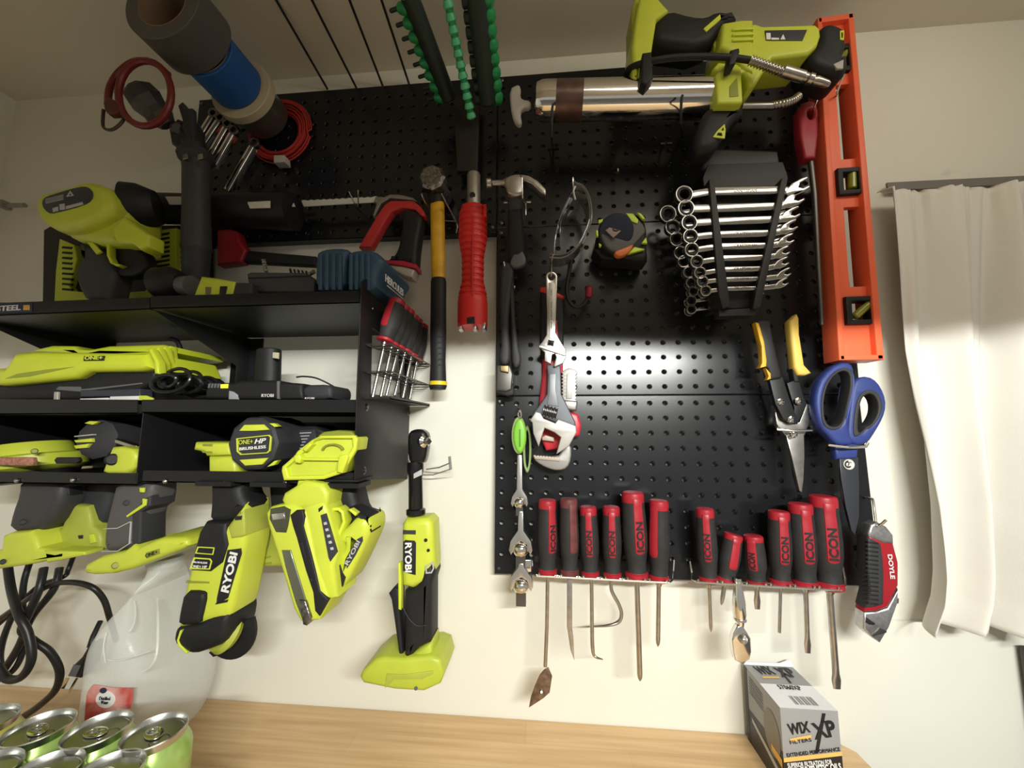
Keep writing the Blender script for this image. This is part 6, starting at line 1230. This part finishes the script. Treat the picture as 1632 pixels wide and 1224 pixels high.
# cardboard tray under the cans
l_ = WZ(-80, 1160, zct); r_ = WZ(247, 1164, zct); yb = max(l_.y, r_.y)+.040
tx0, tx1, ty0, ty1 = l_.x-.02, r_.x+.042, yb, yb-.20
z0 = zt; h = .055; zf = zct-CANH-.002
T = thing('can_tray', 'brown cardboard tray with a printed red edge holding the drink cans', 'tray', V(((tx0+tx1)/2, (ty0+ty1)/2, zt)))
ob('bottom', box((tx0, ty0, z0+.0005), (tx1, ty1, zf)), CARD, T)
for a, b2 in (((tx0, ty0, zf), (tx1, ty0-.002, zf+h)), ((tx0, ty1+.002, zf), (tx1, ty1, zf+h)), ((tx1-.002, ty0, zf), (tx1, ty1, zf+h)), ((tx0, ty0, zf), (tx0+.002, ty1, zf+h))): ob('side', box(a, b2), CARD, T)
# oil filter box
bz = W(1188, 1055, -.015).z; yb = .008; yf = WZ(1243, 1128, bz).y
xa = WZ(1243, 1128, bz).x; xb = WZ(1330, 1128, bz).x
FT = thing('filter_box', 'grey and black WIX oil filter box standing at the right end of the workbench', 'box', V(((xa+xb)/2, (yb+yf)/2, zt)))
GB = mat('silver grey card', (.30, .30, .30), .45, var=.05); KB = mat('black printed card', (.02, .018, .016), .4); WB2 = mat('white card label', (.80, .80, .82), .5); AMB = mat('amber print', (.78, .48, .13), .5)
ob('body', prism([[(xa, zt+.0005), (xb, zt+.0005), (xb, bz), (xa, bz)]], V((0, yf, 0)), V((1, 0, 0)), V((0, 0, 1)), yb-yf, .0008), GB, FT)
def fx(u, v_, o=0): return V((xa+(xb-xa)*u, yf-o, bz-(bz-zt)*v_))           # front face
Hf = bz-zt
def fpatch(pts, m, nm, o=.0003): return ob(nm, ([fx(u, v_, o) for u, v_ in pts], [tuple(range(len(pts)))[::-1]]), m, FT, sharp=None)
fpatch([(0, .60), (1, .49), (1, 1), (0, 1)], KB, 'front_print'); fpatch([(0, .56), (1, .445), (1, .49), (0, .61)], AMB, 'stripe', .0006)
def ft(s, u0, v0, u1, v1, h_, m, nm='lettering', o=.0010, **k): return ob(nm, text(s, fx(u0, v0), fx(u1, v1), h_, n=V((0, -1, 0)), off=o, **k), m, FT)
ft('WIX', .13, .30, .50, .25, .0135, INK, bold=.03); ft('FILTERS', .13, .40, .50, .35, .004, INK); fpatch([(.13, .34), (.50, .28), (.50, .32), (.13, .38)], AMB, 'underline', .0006)
ft('XP', .56, .33, .95, .27, .0195, INK, bold=.03); fpatch([(.72, .03), (.78, .03), (.60, .48), (.54, .49)], INK, 'slash', .0006)
ft('EXTENDED PERFORMANCE', .06, .545, .97, .435, .0042, INK); ft('SUPERIOR FILTRATION FOR', .06, .665, .82, .585, .0055, WHT, bold=.02); ft('FULL-SYNTHETIC OILS', .06, .745, .97, .64, .0080, WHT, bold=.03)
fpatch([(.68, .745), (1, .70), (1, .83), (.69, .87)], AMB, 'mileage_patch', .0006); ft('20,000', .72, .83, .96, .79, .0060, INK, o=.0010)
fpatch([(.08, .86), (.80, .86), (.80, .99), (.08, .99)], WB2, 'part_label', .0006); ft('57060XP', .14, .975, .72, .975, .0100, INK, o=.0010)
def tx(u, v_, o=0): return V((xa+(xb-xa)*u, yf+(yb-yf)*v_, bz+o))            # top face, v from front to back
def tpatch(pts, m, nm, o=.0003): return ob(nm, ([tx(u, v_, o) for u, v_ in pts], [tuple(range(len(pts)))]), m, FT, sharp=None)
tpatch([(0, 0), (1, 0), (1, .52), (0, .52)], WB2, 'top_label')
def tt(s, u0, v0, u1, v1, h_, m, o=.0010, **k): return ob('lettering', text(s, tx(u0, v0), tx(u1, v1), h_, n=V((0, 0, 1)), off=o, **k), m, FT)
tt('57060XP', .30, .40, .72, .40, .009, INK)
for k in range(22):
    u = .34+.42*k/22
    if k in (4, 9, 15): continue
    tpatch([(u, .08), (u+.010*(1+(k*7 % 3)*.5)/2, .08), (u+.010*(1+(k*7 % 3)*.5)/2, .26), (u, .26)], INK, 'barcode_bar', .0006)
tt('WIX', .16, .74, .50, .76, .019, INK, bold=.03); tpatch([(.16, .65), (.50, .67), (.50, .71), (.16, .69)], AMB, 'underline', .0006); tt('XP', .56, .70, .90, .72, .022, INK, bold=.03); tpatch([(.60, .56), (.65, .56), (.70, .95), (.65, .95)], INK, 'slash', .0006)
def sx(v_, w_, o=0): return V((xa-o, yf+(yb-yf)*v_, bz-Hf*w_))                # left side face
def spatch(pts, m, nm, o=.0003): return ob(nm, ([sx(a, b, o) for a, b in pts], [tuple(range(len(pts)))]), m, FT, sharp=None)
spatch([(0, .5), (1, .55), (1, 1), (0, 1)], KB, 'side_print'); spatch([(.92, 0), (1, 0), (1, 1), (.92, 1)], KB, 'side_edge', .0006)
spatch([(.25+.21*math.cos(t), .44+.27*math.sin(t)) for t in [2*math.pi*i/20 for i in range(20)]], mat('brown grey print', (.20, .17, .13), .4), 'filter_picture', .0006)
spatch([(.02, .80), (.82, .60), (.82, .66), (.02, .88)], mat('pale grey print', (.45, .44, .42)), 'side_stripe', .0006); spatch([(.02, .60), (.28, .58), (.28, .66), (.02, .70)], mat('orange print', (.75, .42, .08)), 'side_patch', .0009)
for k in range(6): spatch([(.45, .10+k*.04), (.85, .08+k*.04), (.85, .092+k*.04), (.45, .112+k*.04)], mat('dark grey print', (.08, .08, .08)), 'text_line', .0006)
# raised flap along the back of the box
ob('flap', ([tx(0, 1, .0005), tx(1, 1, .0005), tx(.97, 1, .010)+V((0, .002, 0)), tx(.75, 1, .004)+V((0, .002, 0)), tx(.05, 1, .003)+V((0, .002, 0))]+[q-V((0, .0012, 0)) for q in (tx(0, 1, .0005), tx(1, 1, .0005), tx(.97, 1, .010)+V((0, .002, 0)), tx(.75, 1, .004)+V((0, .002, 0)), tx(.05, 1, .003)+V((0, .002, 0)))], [(0, 1, 2, 3, 4), (9, 8, 7, 6, 5)]+[(i, i+5, (i+1) % 5+5, (i+1) % 5) for i in range(5)]), WB2, FT)
